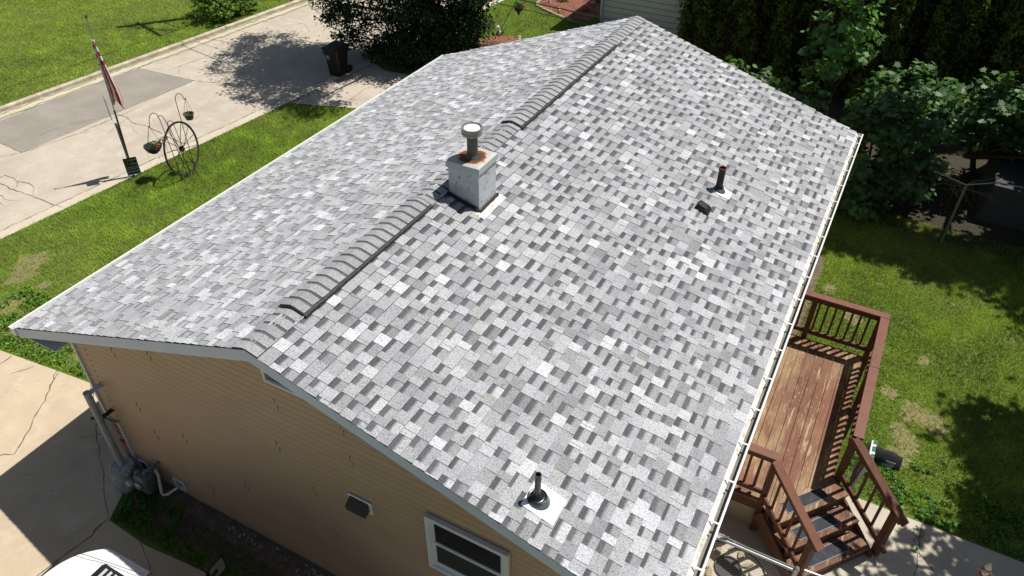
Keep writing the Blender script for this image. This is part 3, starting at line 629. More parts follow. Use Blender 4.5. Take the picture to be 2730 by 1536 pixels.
# ---------------------------------------------------------------- foliage helpers
def leafmesh(name, pts, nrm, size, shape, cols, m, parent=None, bend=.15):
    """one mesh of many small leaves; shape: 2-D outline (unit size); cols: (n,3)"""
    n=len(pts); sh=np.array(shape,dtype=float); k=len(sh)
    nrm=nrm/np.linalg.norm(nrm,axis=1)[:,None]
    t=rng.normal(size=(n,3)); a=np.cross(nrm,t); a/=np.linalg.norm(a,axis=1)[:,None]; b=np.cross(nrm,a)
    sz=size*rng.uniform(.65,1.25,n)
    r2=(sh[:,0]**2+sh[:,1]**2)
    V=pts[:,None,:]+sz[:,None,None]*(a[:,None,:]*sh[None,:,0,None]+b[:,None,:]*sh[None,:,1,None]-nrm[:,None,:]*(bend*r2)[None,:,None])
    return rawmesh(name, V.reshape(-1,3), n, k, cols, m, parent)
def rawmesh(name, V, n, k, cols, m, parent=None):
    me=bpy.data.meshes.new(name); me.vertices.add(n*k); me.vertices.foreach_set('co',V.astype(np.float32).ravel())
    me.loops.add(n*k); me.loops.foreach_set('vertex_index',np.arange(n*k,dtype=np.int32))
    me.polygons.add(n); me.polygons.foreach_set('loop_start',np.arange(0,n*k,k,dtype=np.int32)); me.polygons.foreach_set('loop_total',np.full(n,k,dtype=np.int32))
    me.update(calc_edges=True); me.materials.append(m)
    at=me.color_attributes.new('Col','FLOAT_COLOR','CORNER')
    c=np.ones((n,4),dtype=np.float32); c[:,:3]=cols; at.data.foreach_set('color',np.repeat(c,k,axis=0).ravel())
    o=bpy.data.objects.new(name,me); C.objects.link(o)
    if parent: child(o,parent)
    return o
MAPLE=[(0,-.5),(.12,-.28),(.42,-.38),(.34,-.10),(.58,.05),(.30,.14),(.26,.30),(.12,.26),(0,.62),(-.12,.26),(-.26,.30),(-.30,.14),(-.58,.05),(-.34,-.10),(-.42,-.38),(-.12,-.28)]
OVAL=[(0,-.5),(.22,-.2),(.24,.12),(0,.55),(-.24,.12),(-.22,-.2)]
FROND=[(0,-.5),(.16,-.1),(.34,.10),(.12,.16),(.16,.42),(0,.6),(-.14,.38),(-.10,.14),(-.32,.05),(-.15,-.12)]
def ell_pts(n, c, r, inner=.55):
    d=rng.normal(size=(n,3)); d/=np.linalg.norm(d,axis=1)[:,None]; rad=rng.uniform(inner**3,1,n)**(1/3)
    p=np.array(c)+d*rad[:,None]*np.array(r); nn=d/np.array(r); nn/=np.linalg.norm(nn,axis=1)[:,None]
    return p,nn
def clumps(blobs, nleaf, nclump, rc, flat=.6, inner=.6):
    """leaves gathered in clumps inside a set of ellipsoids -> ragged crown with gaps"""
    vol=np.array([b[1][0]*b[1][1]*b[1][2] for b in blobs])**(2/3.); vol/=vol.sum(); P=[];N_=[]
    for b,f in zip(blobs,vol):
        k=max(3,int(nclump*f)); cp,cn=ell_pts(k,b[0],b[1],inner)
        m_=max(4,int(nleaf*f/k))
        for q,nn in zip(cp,cn):
            mm=int(m_*rng.uniform(.5,1.5)); r_=rc*rng.uniform(.5,1.3)
            d=rng.normal(size=(mm,3))*np.array([1,1,flat])*r_*.55
            P.append(q+d); N_.append(nn*.5+np.array([0,0,.75])+rng.normal(size=(mm,3))*.45)
    return np.vstack(P),np.vstack(N_)
def branches(parent, base, blobs, r0, m, n=10, name='branch', up=.45):
    mb=MB(); base=Vector(base)
    tops=[Vector(b[0]) for b in blobs]
    for t in tops:
        mid=base.lerp(t,.5)+Vector((random.uniform(-.15,.15),random.uniform(-.15,.15),.1)); mb.tube([base,base.lerp(mid,.5),mid,t],[r0,r0*.8,r0*.55,r0*.2],7)
    for _ in range(n):
        b=random.choice(blobs); t=Vector(b[0])+Vector([random.uniform(-.8,.8)*b[1][i] for i in range(3)]); s=base.lerp(Vector(b[0]),random.uniform(.4,.9))
        mb.tube([s,s.lerp(t,.5)+Vector((0,0,.08)),t],[r0*.3,r0*.2,r0*.06],5)
    return mb.build(name,m,parent,smooth=True)
def tint(n, base=(1,1,1), var=.3, yel=.0, P=None, warm=(1.8,1.25,.5)):
    v=1+rng.normal(size=n)*var; v=np.clip(v,.35,2.2); c=np.array(base)[None,:]*v[:,None]
    if yel: k=rng.random(n)<yel; c[k]*=np.array(warm)
    return c

# street side dark tree
tr=thing('broadleaf_tree','large dense dark green tree between the street and the far lawn','tree',(-9.0,17.0,0))
blobs=[((-9.2,16.6,2.0),(1.55,1.3,1.9)),((-10.2,16.3,3.2),(1.4,1.4,1.6)),((-8.3,17.0,1.5),(1.1,1.1,1.5)),((-7.7,16.8,2.9),(1.25,1.2,1.7)),((-9.4,17.0,4.8),(2.1,1.9,1.8)),((-10.9,16.2,5.0),(1.6,1.6,1.3)),((-8.2,17.6,4.4),(1.6,1.5,1.7)),((-9.9,16.9,.9),(1.1,.9,.9)),((-8.0,16.4,.9),(1.0,.8,.9)),((-10.2,15.5,5.6),(1.6,1.5,1.2))]
for px_,py_,yy_,r_ in ((935,55,15.7,.85),(900,10,15.8,.8),(1000,110,15.8,.9),(1060,150,15.7,.8),(1150,150,16.1,.85),(1235,90,16.6,.8),(1265,40,16.9,.75),(1180,60,16.6,.9)):
    p_=gy(px_,py_,yy_); blobs.append(((p_.x,p_.y,max(.5,p_.z)),(r_,r_*.8,r_)))
blobs+=[((-10.0,14.7,6.2),(1.9,1.2,.9)),((-8.3,14.2,6.1),(1.2,.95,.8)),((-11.7,15.9,6.2),(1.7,1.4,1.0)),((-12.4,17.2,6.6),(1.3,1.3,.9)),((-10.5,16.4,6.8),(1.8,1.5,.9))]
P,Nn=clumps(blobs,105000,1150,.36,.7,.2)
k=P[:,2]>.03; P=P[k];Nn=Nn[k]
leafmesh('crown',P,Nn,.105,OVAL,tint(len(P),(1,1,1),.35,.04),M['leaf_dark'],tr)
mb=MB(); mb.tube([(-9.0,17.0,-.1),(-9.05,17.0,1.2),(-9.2,16.9,2.6),(-9.4,17,4.4)],[.22,.18,.13,.06],10); mb.build('trunk',M['bark'],tr,smooth=True)
branches(tr,(-9.1,16.95,1.0),blobs,.09,M['bark'],16)

# arborvitae hedge row
arb0=thing('arborvitae_tree','dark conical evergreen at the street end of the hedge row','tree',(0,0,0),'evergreens in the hedge row')
def arb_mesh(h=6.4,R=.76,n=26000,seed=1):
    z=rng.uniform(0,1,n)**1.15; prof=np.where(z<.12,.75+z*2,1-((z-.12)/.88)**1.7*.93); th=rng.uniform(0,2*PI,n)
    lump=1+.15*np.sin(th*5+z*9)+.10*np.sin(th*9-z*21)+.06*np.sin(th*3+z*60)+.05*rng.normal(size=n)
    rr=R*prof*lump*rng.uniform(.72,1.03,n)
    P=np.stack([rr*np.cos(th),rr*np.sin(th),z*h],1)+rng.normal(size=(n,3))*.02
    Nn=np.stack([np.cos(th),np.sin(th),np.full(n,.35)],1)+rng.normal(size=(n,3))*.55
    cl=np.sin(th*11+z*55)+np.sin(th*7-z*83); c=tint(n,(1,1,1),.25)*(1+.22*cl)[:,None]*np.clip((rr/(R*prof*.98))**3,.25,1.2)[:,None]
    return P,Nn,c
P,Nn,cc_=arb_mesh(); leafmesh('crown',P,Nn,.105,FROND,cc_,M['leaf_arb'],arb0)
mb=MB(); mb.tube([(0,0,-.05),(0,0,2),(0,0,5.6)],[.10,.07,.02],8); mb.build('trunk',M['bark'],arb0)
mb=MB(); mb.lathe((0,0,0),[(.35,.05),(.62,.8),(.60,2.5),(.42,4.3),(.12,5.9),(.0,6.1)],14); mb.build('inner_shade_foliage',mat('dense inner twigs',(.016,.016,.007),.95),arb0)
arbs=[(-1.05,20.9,1.05,0),(.25,20.7,1.1,1.3),(1.6,20.7,1.1,2.2),(2.95,20.5,1.1,4.1),(4.45,20.2,1.15,5.2),(5.95,20.1,1.1,.7),(7.55,20.0,1.2,3.3),(9.1,20.3,1.05,2.8),(10.3,20.5,1.0,1.9),(11.6,20.7,1.0,.2),(-.2,22.3,1.25,.4),(1.5,22.3,1.3,2.9),(3.5,22.3,1.3,1.1),(5.3,22.2,1.3,3.7),(7.1,22.2,1.35,5.0),(9.0,22.3,1.3,.9),(11.0,22.5,1.3,4.4)]
albl=['dark conical evergreen at the house wall end of the hedge row','second evergreen from the pale house wall in the hedge row','third evergreen from the pale house wall, behind the low maple sprigs','fourth evergreen from the pale house wall, behind the tall maple sapling','fifth evergreen from the pale house wall, just right of the tall maple sapling','sixth evergreen from the pale house wall, beside a dark gap','broad evergreen with a sunlit yellow green edge near the right of the hedge','eighth evergreen from the pale house wall, at the right picture edge','ninth evergreen from the pale house wall, past the picture edge','last evergreen of the hedge row, farthest from the pale house']+['back row evergreen glimpsed in the gap behind the %s and %s front evergreens'%p for p in (('first','second'),('second','third'),('third','fourth'),('fourth','fifth'),('fifth','sixth'),('seventh','eighth'),('ninth','tenth'))]
back0=arb0; M['leaf_back']=mat('frond painted as shaded',(.030,.036,.012),.8,attr=True,spec=.1)  # darker frond colour paints the back row as shaded
def dup(root):
    c=root.copy(); C.objects.link(c)
    for ch in root.children:
        d=ch.copy(); C.objects.link(d); d.parent=c; d.matrix_parent_inverse=ch.matrix_parent_inverse.copy()
        for g2 in ch.children:
            e=g2.copy(); C.objects.link(e); e.parent=d
    return c
for i,(x,y,s_,rz_) in enumerate(arbs):
    o=arb0 if i==0 else dup(arb0 if i<10 else back0)
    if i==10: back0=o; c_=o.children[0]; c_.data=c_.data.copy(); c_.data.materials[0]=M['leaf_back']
    o.location=(x,y,0); o.scale=(s_,s_,s_*random.uniform(.93,1.08)); o.rotation_euler=(0,0,rz_); o['label']=albl[i]

# maples
def maple(name,label,base,blobs,nl,nc,rc,size=.155,m='leaf_maple',shape=MAPLE,cat='tree',group=None,yel=.05,r0=.035,inner=.35,col=(1,1,1)):
    t=thing(name,label,cat,base,group)
    P,Nn=clumps(blobs,nl,nc,rc,.5,inner); k=P[:,2]>.05; P=P[k];Nn=Nn[k]
    leafmesh('crown',P,Nn,size,shape,tint(len(P),col,.25,yel,warm=(1.9,1.35,.5)),M[m],t)
    mb=MB(); b=Vector(base); c=Vector(blobs[0][0]); mb.tube([b-Vector((0,0,.1)),b.lerp(c,.4)+Vector((.05,0,0)),c],[r0*1.6,r0*1.2,r0*.5],8); mb.build('trunk',M['bark'],t,smooth=True)
    branches(t,tuple(b.lerp(c,.35)),blobs,r0,M['bark'],12); return t
maple('maple_tree','tall slender maple sapling with big leaves coloured as sunlit against the evergreens',(3.55,16.2,0),
  [((3.45,16.1,3.6),(.62,.6,.9)),((3.35,16.0,2.5),(.65,.6,.8)),((3.7,16.2,4.7),(.65,.6,.8)),((3.1,15.8,1.6),(.5,.5,.6)),((3.9,16.3,3.2),(.4,.45,.7))],2100,90,.24,.17,col=(1.7,1.65,1.7))  # leaf tint raised to paint this crown as sunlit
maple('maple_sapling','short maple sprig just beyond the far rake of the roof',(1.9,15.2,0),[((2.0,15.2,2.05),(.42,.42,.28)),((2.3,15.2,1.9),(.4,.35,.25))],380,22,.2,.16,r0=.015)
maple('maple_sapling','small pale vine like maple sprig near the middle evergreens',(1.1,15.6,0),[((1.1,15.6,2.15),(.25,.25,.35)),((.75,15.5,1.95),(.25,.2,.2))],150,12,.16,.14,r0=.012)
maple('maple_tree','dense low maple behind the far corner of the gutter',(5.0,14.6,0),
  [((4.9,13.9,1.2),(.9,.9,1.1)),((5.5,14.4,1.9),(1.0,.9,.9)),((4.75,14.4,2.2),(.6,.7,.55)),((5.9,14.1,1.0),(.8,.8,.8)),((5.3,15.4,2.1),(1.0,.8,.8)),((4.9,13.4,.5),(.7,.6,.5))],5600,190,.24,.155,r0=.05)
maple('maple_tree','spreading maple with sunlit leaves over the chain link fence',(7.4,16.6,0),
  [((6.6,16.2,1.9),(1.1,1.0,.8)),((7.6,16.2,2.1),(1.1,1.0,.8)),((8.5,16.0,2.3),(1.1,1.0,.8)),((7.0,17.0,1.5),(1.2,.9,.9)),((8.3,16.9,1.4),(1.2,.9,.9)),((9.1,15.5,1.4),(.9,1.1,1.0)),((6.0,17.2,1.3),(.8,.9,.7)),((9.5,14.5,2.0),(.9,.8,.8)),((8.6,15.0,2.2),(.8,.6,.6))],8300,255,.25,.16,r0=.05)
maple('maple_tree','tall wide maple standing past the right picture edge',(11.2,14.6,0),
  [((11.4,14.6,5.4),(2.0,2.0,1.4)),((10.4,15.6,4.6),(1.2,1.3,1.1)),((11.3,13.2,4.2),(1.3,1.3,1.1)),((12.6,15.2,4.6),(1.6,1.6,1.2))],9000,200,.5,.19,r0=.12)
maple('maple_tree','very tall shade maple rising out of the hedge above the frame',(8.2,18.3,0),
  [((7.2,15.3,7.0),(1.5,.75,.7)),((8.9,15.3,7.1),(1.5,.75,.8)),((10.6,15.6,7.0),(1.5,1.0,1.0)),((5.8,15.2,7.0),(.9,.7,.7))],13000,300,.42,.20,r0=.14,inner=.1)
maple('maple_tree','leafy maple overhanging the back lawn outside the right edge',(11.4,8.2,0),
  [((11.2,8.8,5.6),(1.5,1.5,1.2)),((10.6,7.6,5.2),(1.3,1.2,1.0)),((12.3,7.2,5.0),(1.4,1.3,1.1)),((10.4,9.6,6.0),(1.1,1.1,.8))],11500,210,.45,.19,r0=.12)
maple('maple_tree','maple casting dappled shade on the back path, outside the right edge',(11.2,6.3,0),
  [((9.7,6.7,5.7),(1.5,1.1,.9)),((11.2,6.5,5.5),(1.5,1.1,.9)),((8.7,6.5,6.0),(1.0,.8,.6))],1600,80,.28,.17,r0=.10)
maple('leafy_bush','bright green leafy bush at the foot of the utility pole','bush' and (-17.9,16.4,0),
  [((-17.5,15.9,.55),(.75,.8,.55)),((-17.6,16.9,.6),(.7,.8,.6)),((-18.1,16.3,.8),(.8,.9,.6))],5200,150,.2,.12,'leaf_bush',OVAL,'bush',None,.06,.02)
maple('leafy_bush','small low green bush on the far kerb beyond the pole',(-17.5,19.6,0),[((-17.3,19.5,.25),(.6,.8,.3))],900,40,.16,.10,'leaf_bush',OVAL,'bush',None,.05,.012)
maple('leafy_bush','low dark bush at the foot of the chain link fence by the far lawn edge',(8.9,13.6,0),[((8.9,13.6,.25),(.5,.5,.25))],500,30,.15,.10,'leaf_bush',OVAL,'bush',None,.05,.012)

# ---------------------------------------------------------------- grass blades and weeds
def inpoly(P, poly):
    x,y=P[:,0],P[:,1]; c=np.zeros(len(P),bool); n=len(poly)
    for i in range(n):
        x1,y1=poly[i][:2]; x2,y2=poly[(i+1)%n][:2]
        c^=((y1>y)!=(y2>y))&(x<(x2-x1)*(y-y1)/(y2-y1+1e-12)+x1)
    return c
def vnoise(P, s, seed):
    r_=np.random.default_rng(seed); G=r_.random((64,64)); u=P[:,0]*s; v=P[:,1]*s
    i=np.floor(u).astype(int); j=np.floor(v).astype(int); fu=u-i; fv=v-j; fu=fu*fu*(3-2*fu); fv=fv*fv*(3-2*fv)
    g_=lambda a,b: G[a%64,b%64]
    return (g_(i,j)*(1-fu)+g_(i+1,j)*fu)*(1-fv)+(g_(i,j+1)*(1-fu)+g_(i+1,j+1)*fu)*fv
HOUSEP=[(-3.95,.3),(4.1,.3),(4.1,10.7),(-3.95,10.7)]
BARE=[]
for px_,py_,r_ in ((2277,845,.22),(2465,965,.13),(2370,1046,.15),(2430,1098,.24),(2490,1133,.26),(2407,1161,.22),(2395,1220,.2),(2210,770,.14),(85,700,.34),(60,735,.28),(120,760,.12),(30,810,.25),(2420,1190,.18),(600,60,.0)):
    if r_: p_=gz(px_,py_); BARE.append((p_.x,p_.y,r_))
mb=MB()
for i_,(x_,y_,r_) in enumerate(BARE):
    mb.face([(x_+math.cos(a)*r_*f,y_+math.sin(a)*r_*f*1.2,.0085+i_*.0002) for a,f in [(2*PI*k/18,random.uniform(.6,1.35)) for k in range(18)]])
kind(mb.build('bare_soil_patches',mat('dry straw and dirt',(.25,.22,.10),.95,noise=[(14,(.17,.15,.06),.45,.6,8),(40,(.36,.31,.18),.55,.7,5)],bump=(40,.8,.03))))
def grass(name,poly,dens,h,wd,col,label,bare=.0,seed=3,avoid=(),dry=(.30,.27,.10)):
    xs=[p[0] for p in poly]; ys=[p[1] for p in poly]; A=(max(xs)-min(xs))*(max(ys)-min(ys)); n=int(A*dens)
    P=np.stack([rng.uniform(min(xs),max(xs),n),rng.uniform(min(ys),max(ys),n)],1); k=inpoly(P,poly)&~inpoly(P,HOUSEP)
    for a in avoid: k&=~inpoly(P,a)
    bn=vnoise(P,.9,seed)*.55+vnoise(P,3.1,seed+1)*.3+vnoise(P,9,seed+2)*.15
    k&=~((bn>1-bare)&(rng.random(n)<.6))
    for (bx0,by0,br) in BARE:
        dd=np.hypot(P[:,0]-bx0,(P[:,1]-by0)*.8)/br; k&=~((dd<.55+.75*vnoise(P,5,77))&(rng.random(n)<.62))
    P=P[k]; bn=bn[k]; n=len(P)
    t1=vnoise(P,.55,seed+5); t2=vnoise(P,2.3,seed+6)*.6+vnoise(P,6,seed+7)*.4
    hh=h*rng.uniform(.5,1.3,n)*(.7+.6*t2); th=rng.uniform(0,2*PI,n); tilt=rng.uniform(.2,1.0,n)
    a=np.stack([np.cos(th),np.sin(th),0*th],1); b=np.stack([-np.sin(th),np.cos(th),0*th],1)
    base=np.stack([P[:,0],P[:,1],0*th],1); w2=wd*rng.uniform(.6,1.3,n)
    V=np.empty((n,3,3)); V[:,0]=base-a*w2[:,None]/2; V[:,1]=base+a*w2[:,None]/2; V[:,2]=base+b*(hh*tilt)[:,None]+np.array([0,0,1])*hh[:,None]
    c=np.array(col)[None,:]*(.40+1.15*t2+.5*(t1-.5)+rng.normal(size=n)*.20)[:,None]; c=np.clip(c,.004,1)
    yk=np.clip((t1-.45)*2.2,0,1)*.35+ (rng.random(n)<.06)*.6; c=c*(1-yk[:,None])+np.array(dry)[None,:]*yk[:,None]*(.8+.4*rng.random(n))[:,None]
    o=rawmesh(name,V,n,3,c,M['blade']); kind(o,'stuff'); return o
GN=(.27,.395,.045)
front=[(roadx(-11.16,-2),-2),(roadx(-11.16,11.6),11.6),(-8.67,12.33),(-3.9,12.35),(-3.9,1.35),(-5,1.3),(-6,1.25),(-6.83,1.16),(-8.23,1.0),(-9,.8),(-10.9,.4),(-11.2,-1.9)]
grass('grass',front,2600,.062,.013,GN,'',.18,3)
grass('grass',[(-3.66,.12),(-3.38,-.54),(-1.6,-.5),(2.0,-.45),(2.0,-.1),(-2.6,.05)],2200,.06,.012,(.06,.12,.02),'',.3,9)
back=[(4.6,5.6),(4.75,11.0),(4.2,13.0),(3.5,13.9),(13,13.6),(13,5.15),(6.1,5.2)]
grass('grass',back,3000,.062,.012,(.275,.375,.048),'',.20,21,dry=(.40,.34,.17))
far=[(-30,0),(roadx(-17.62,0),0),(roadx(-17.62,26),26),(-30,26)]
grass('grass',far,900,.055,.022,(.29,.38,.045),'',.12,31)
fl=[(roadx(-11.15,15.5),15.5),(roadx(-11.1,30),30),(-4,30),(-4,22.6),(-5.4,22.4),(-5.4,16),(-8.2,15.2)]
grass('grass',fl,1300,.055,.018,(.235,.345,.034),'',.08,41,avoid=([(-8.3,17.6),(-6.9,17.0),(-6.7,18.6),(-7.0,19.3),(-7.45,19.75),(-8.1,19.3),(-8.45,18.5)],[(-8.2,23.0),(-7.6,22.7),(-6.4,22.1),(-5.7,22.3),(-5.8,24.5),(-7.8,25.2),(-8.3,24.2)]))
def weeds(poly,n,size,col,seed,h=.05):
    xs=[p[0] for p in poly]; ys=[p[1] for p in poly]
    P=np.stack([rng.uniform(min(xs),max(xs),n*4),rng.uniform(min(ys),max(ys),n*4)],1); P=P[inpoly(P,poly)&~inpoly(P,HOUSEP)]
    nn=vnoise(P,2.2,seed)*.6+vnoise(P,6,seed+1)*.4; P=P[nn>.42][:n]; z=rng.uniform(.02,.02+h,len(P))
    Q=np.stack([P[:,0],P[:,1],z],1); N_=np.array([0,0,1.])+rng.normal(size=(len(P),3))*.45
    o=leafmesh('ground_cover',Q,N_,size,OVAL,tint(len(P),col,.35,.05),M['leaf_bush']); kind(o,'stuff')
weeds([(-9.5,.85),(-8.2,1.05),(-6.8,1.2),(-6,1.3),(-3.9,1.4),(-3.9,2.6),(-6.6,2.5),(-9.5,2.4)],5200,.065,(.95,1.05,.9),51,.08)
weeds([(-3.62,.1),(-3.36,-.5),(-2.3,-.45),(-2.6,.1)],900,.05,(.5,.8,.6),53)
weeds([(6.1,5.2),(8.9,5.15),(9.6,5.6),(8,6.1),(6.1,6.3)],3800,.055,(.7,.9,.7),55)
weeds([(7.1,5.0),(7.25,5.0),(7.24,4.5),(7.12,4.5)],30,.05,(.8,1,.8),57)
mb=MB()
for _ in range(46):
    x=random.gauss(-.15,.25) if random.random()<.6 else (random.gauss(-1.6,.2) if random.random()<.6 else random.uniform(-2.4,1.4)); y=random.uniform(.05,.27); r_=random.uniform(.008,.024)
    mb.obox((x,y,r_*.5),(random.random(),random.random(),random.random()*.3),(-.5,random.random(),.2),(0,0,1),r_,r_*.8,r_*.6)
kind(mb.build('gravel',M['rock'],bevel=.004),'stuff')

# ---------------------------------------------------------------- neighbouring house
nb=thing('neighbor_house','pale grey lap sided house behind the far roof ridge','house',(-1,25,0))
m=MB(); NX0,NX1,NY0,NY1=-5.25,2.2,22.5,31
def nwall(mb,a,b,out):
    lapwall(mb,a,b,.05,lambda p:2.76,lap=.20,out=out,th=.014); return
    z=.05
    while z<2.75:
        A=Vector((*a,0)); B=Vector((*b,0)); o=Vector((*out,0)); lap=.20
        mb.face([(A+o*.022+Vector((0,0,z))),(B+o*.022+Vector((0,0,z))),(B+o*.004+Vector((0,0,z+lap))),(A+o*.004+Vector((0,0,z+lap)))])
        mb.face([(A+o*.002+Vector((0,0,z))),(B+o*.002+Vector((0,0,z))),(B+o*.022+Vector((0,0,z))),(A+o*.022+Vector((0,0,z)))],mi=1)
        z+=lap
nwall(m,(NX0,NY0),(NX1,NY0),(0,-1)); nwall(m,(NX0,NY1),(NX0,NY0),(-1,0)); nwall(m,(NX1,NY0),(NX1,NY1),(1,0)); nwall(m,(NX1,NY1),(NX0,NY1),(0,1))
m.build('wall',[M['nbr'],mat('painted shade under pale lap',(.30,.30,.31),.8)],nb)  # second colour paints the shadow line below each pale lap
m=MB(); m.box(NX0-.05,NX0+.05,NY0-.05,NY0+.05,0,2.8); m.box(NX1-.05,NX1+.05,NY0-.05,NY0+.05,0,2.8); m.build('corner_trim',M['white_paint'],nb)
m=MB(); m.tube([(NX0-.55,NY0+.5,2.62),(NX0-.10,NY0-.06,2.2),(NX0-.02,NY0-.09,2.0),(NX0-.02,NY0-.09,.15)],.035,8); m.build('downspout',M['white_metal'],nb)
m=MB(); e=.55; zc=2.75; rx=(NX0+NX1)/2
P_=[(NX0-e,NY0-e,zc),(NX1+e,NY0-e,zc),(NX1+e,NY1+e,zc),(NX0-e,NY1+e,zc)]; R0=(rx,NY0+3.8,4.3); R1=(rx,NY1-3.8,4.3)
m.face([P_[0],P_[1],R0]); m.face([P_[1],P_[2],R1,R0]); m.face([P_[2],P_[3],R1]); m.face([P_[3],P_[0],R0,R1]); m.face(P_[::-1]); m.build('roof',mat('neighbour roof',(.16,.15,.14),.9),nb)

# ---------------------------------------------------------------- utility pole and overhead wires
PX,PY=-17.75,16.75
up=thing('utility_pole','wooden utility pole rising out of the leafy bush across the street','utility pole',(PX,PY,0))
m=MB(); m.tube([(PX,PY,-.2),(PX,PY,4),(PX,PY,8.1)],[.15,.135,.11],14); m.build('pole',M['bark'],up,smooth=True)
ae=Vector((PX+1.55,PY-.45,6.7)); m=MB(); m.beam((PX-.25,PY+.07,6.7),ae,.09,.11); m.build('crossarm',M['bark'],up)
m=MB(); d_=Vector((PX,PY,0)); m.beam((PX,PY,7.95),d_+(ae-d_)*.78,.05,.05); m.build('brace',M['bark'],up)
m=MB(); m.beam((PX,PY,5.2),d_+(ae-d_)*.72+Vector((0,0,0)),.04,.04); m.build('brace',M['bark'],up)
def wire(name,label,a,b,sag=.25,r=.012,loop=None):
    a=Vector(a); b=Vector(b); pts=[a+(b-a)*t-Vector((0,0,sag*4*t*(1-t))) for t in [i/24 for i in range(25)]]
    if loop: pts+= [Vector(p) for p in loop]
    m=MB(); m.tube(pts,r,5); o=m.build(name,M['black'],None,smooth=True); tag(o,label,'wire','overhead wires'); return o
wire('overhead_wire','overhead line along the street on the camera side of the pole',ae+Vector((0,0,.06)),(-22,-30,7.2),.5,.022)
wire('overhead_wire','overhead line along the street beyond the pole',ae+Vector((0,0,.06)),(-12,62,7.2),.5,.02)
wire('overhead_wire','upper service wire from the pole into the top of the dark tree',(PX,PY,7.4),(-10.6,15.1,6.4),.12,.016)
wire('overhead_wire','lower service wire from the pole into the middle of the dark tree',(PX,PY,7.0),(-10.0,16.9,5.9),.12,.014)
wire('overhead_wire','third thin service wire running from the pole to the dark tree',(PX,PY,6.6),(-10.4,15.6,5.8),.1,.010)
N1=gy(1632,54,11.15); N2w=gy(1571,67,11.15)
wire('service_wire','thick service wire that droops in loops at the far end of the ridge',gy(1050,-82,16.6),N1,.03,.014,[N1+Vector((.06,.0,-.02)),N1+Vector((.10,0,-.10)),N1+Vector((.08,0,-.22))])
wire('service_wire','thin service wire passing behind the far rake of the roof',gy(1000,-75,16.8),N2w,.02,.009)

# ---------------------------------------------------------------- flagpole with flag and street sign
FXp,FYp=-11.2,6.56
fp=thing('flagpole','thin leaning flagpole, dark green below and bare metal above','flagpole',(FXp,FYp,0))
b0=Vector((-11.2,6.55,-.1)); t0=Vector((-11.2,6.73,3.96)); pl=lambda z: b0+(t0-b0)*((z+.1)/4.06)
m=MB(); m.tube([pl(-.1),pl(1.75)],.022,10); m.box(-11.235,-11.165,6.545,6.565,0,1.45); m.build('lower_post',M['green_pole'],fp)
m=MB(); m.tube([pl(1.75),pl(3.9)],.013,8); m.build('upper_pole',M['galv'],fp)
m=MB(); m.lathe(pl(3.9),[(0,-.01),(.022,0),(.026,.03),(.018,.06),(0,.07)],12); m.build('finial',M['iron'],fp,smooth=True)
# drooping flag: rows down the pole, pleats across
m=MB(); rows=[]; R_=30; Cn=40
cols=[]
for i in range(R_+1):
    t=i/R_; z=3.42-1.62*t; c=pl(z); wdt=.04+.23*min(1,t*1.25)**1.2
    row=[]
    for j in range(Cn+1):
        s_=j/Cn; ang=s_*PI*3; x=c.x-.02+ (s_-.5)*.05*(1+t)+ .045*math.cos(ang)*(.4+t)
        y=c.y-.02+ (s_-.12)*wdt*1.15 + .012*math.sin(ang*1.7+t*3)+.05*t
        zz=z-(.09*math.sin(ang*.9+1)+.05*math.sin(ang*2.3))*(t**3)
        row.append((x,y,zz))
    rows.append(row)
RED=(.55,.035,.06); WH=(.88,.85,.85)
def fcol(i,j):
    t=i/R_; s_=j/Cn
    if t<.36: return RED if int(t*16+s_*.8)%2 else WH
    return RED if int(s_*11+t*1.2)%2 else WH
m.grid(rows,colf=fcol); fo=m.build('flag',mat('faded flag cloth',(1,1,1),.85,attr=True),None,smooth=True)
so_=fo.modifiers.new('thick','SOLIDIFY'); so_.thickness=.003
tag(fo,'faded red and white striped flag hanging limp from the flagpole','flag')
# street sign seen nearly edge-on
m=MB(); c=Vector((-11.27,6.53,1.83)); dx=Vector((.90,-.44,0)).normalized(); m.obox(c,dx,dx.cross(Vector((0,0,1))),(0,0,1),.13,.002,.28)
ss=m.build('street_sign',mat('back of sign sheet',(.50,.49,.47),.5),None,bevel=.001); tag(ss,'pale back of a metal street sign fixed to the post below the flag','sign')

# ---------------------------------------------------------------- writing helper
def text(body, name, mt, origin, xdir, ydir, size, parent=None, align='LEFT', shear=0, width=None):
    cu=bpy.data.curves.new(name,'FONT'); cu.body=body; cu.size=size; cu.align_x=align; cu.extrude=.0004; cu.shear=shear; cu.resolution_u=2; cu.offset=.0006
    o=bpy.data.objects.new(name+'_tmp',cu); C.objects.link(o); bpy.context.view_layer.update()
    me=bpy.data.meshes.new_from_object(o.evaluated_get(bpy.context.evaluated_depsgraph_get())); bpy.data.objects.remove(o)
    X=Vector(xdir).normalized(); Y=Vector(ydir).normalized(); Z=X.cross(Y)
    if width and len(me.vertices):
        w_=max(v.co.x for v in me.vertices)-min(v.co.x for v in me.vertices); k=width/w_
        for v in me.vertices: v.co.x*=k
    Mx=Matrix(((X.x,Y.x,Z.x,origin[0]),(X.y,Y.y,Z.y,origin[1]),(X.z,Y.z,Z.z,origin[2]),(0,0,0,1)))
    me.transform(Mx); me.materials.clear(); me.materials.append(mt)
    n=bpy.data.objects.new(name,me); C.objects.link(n)
    if parent: child(n,parent)
    return n
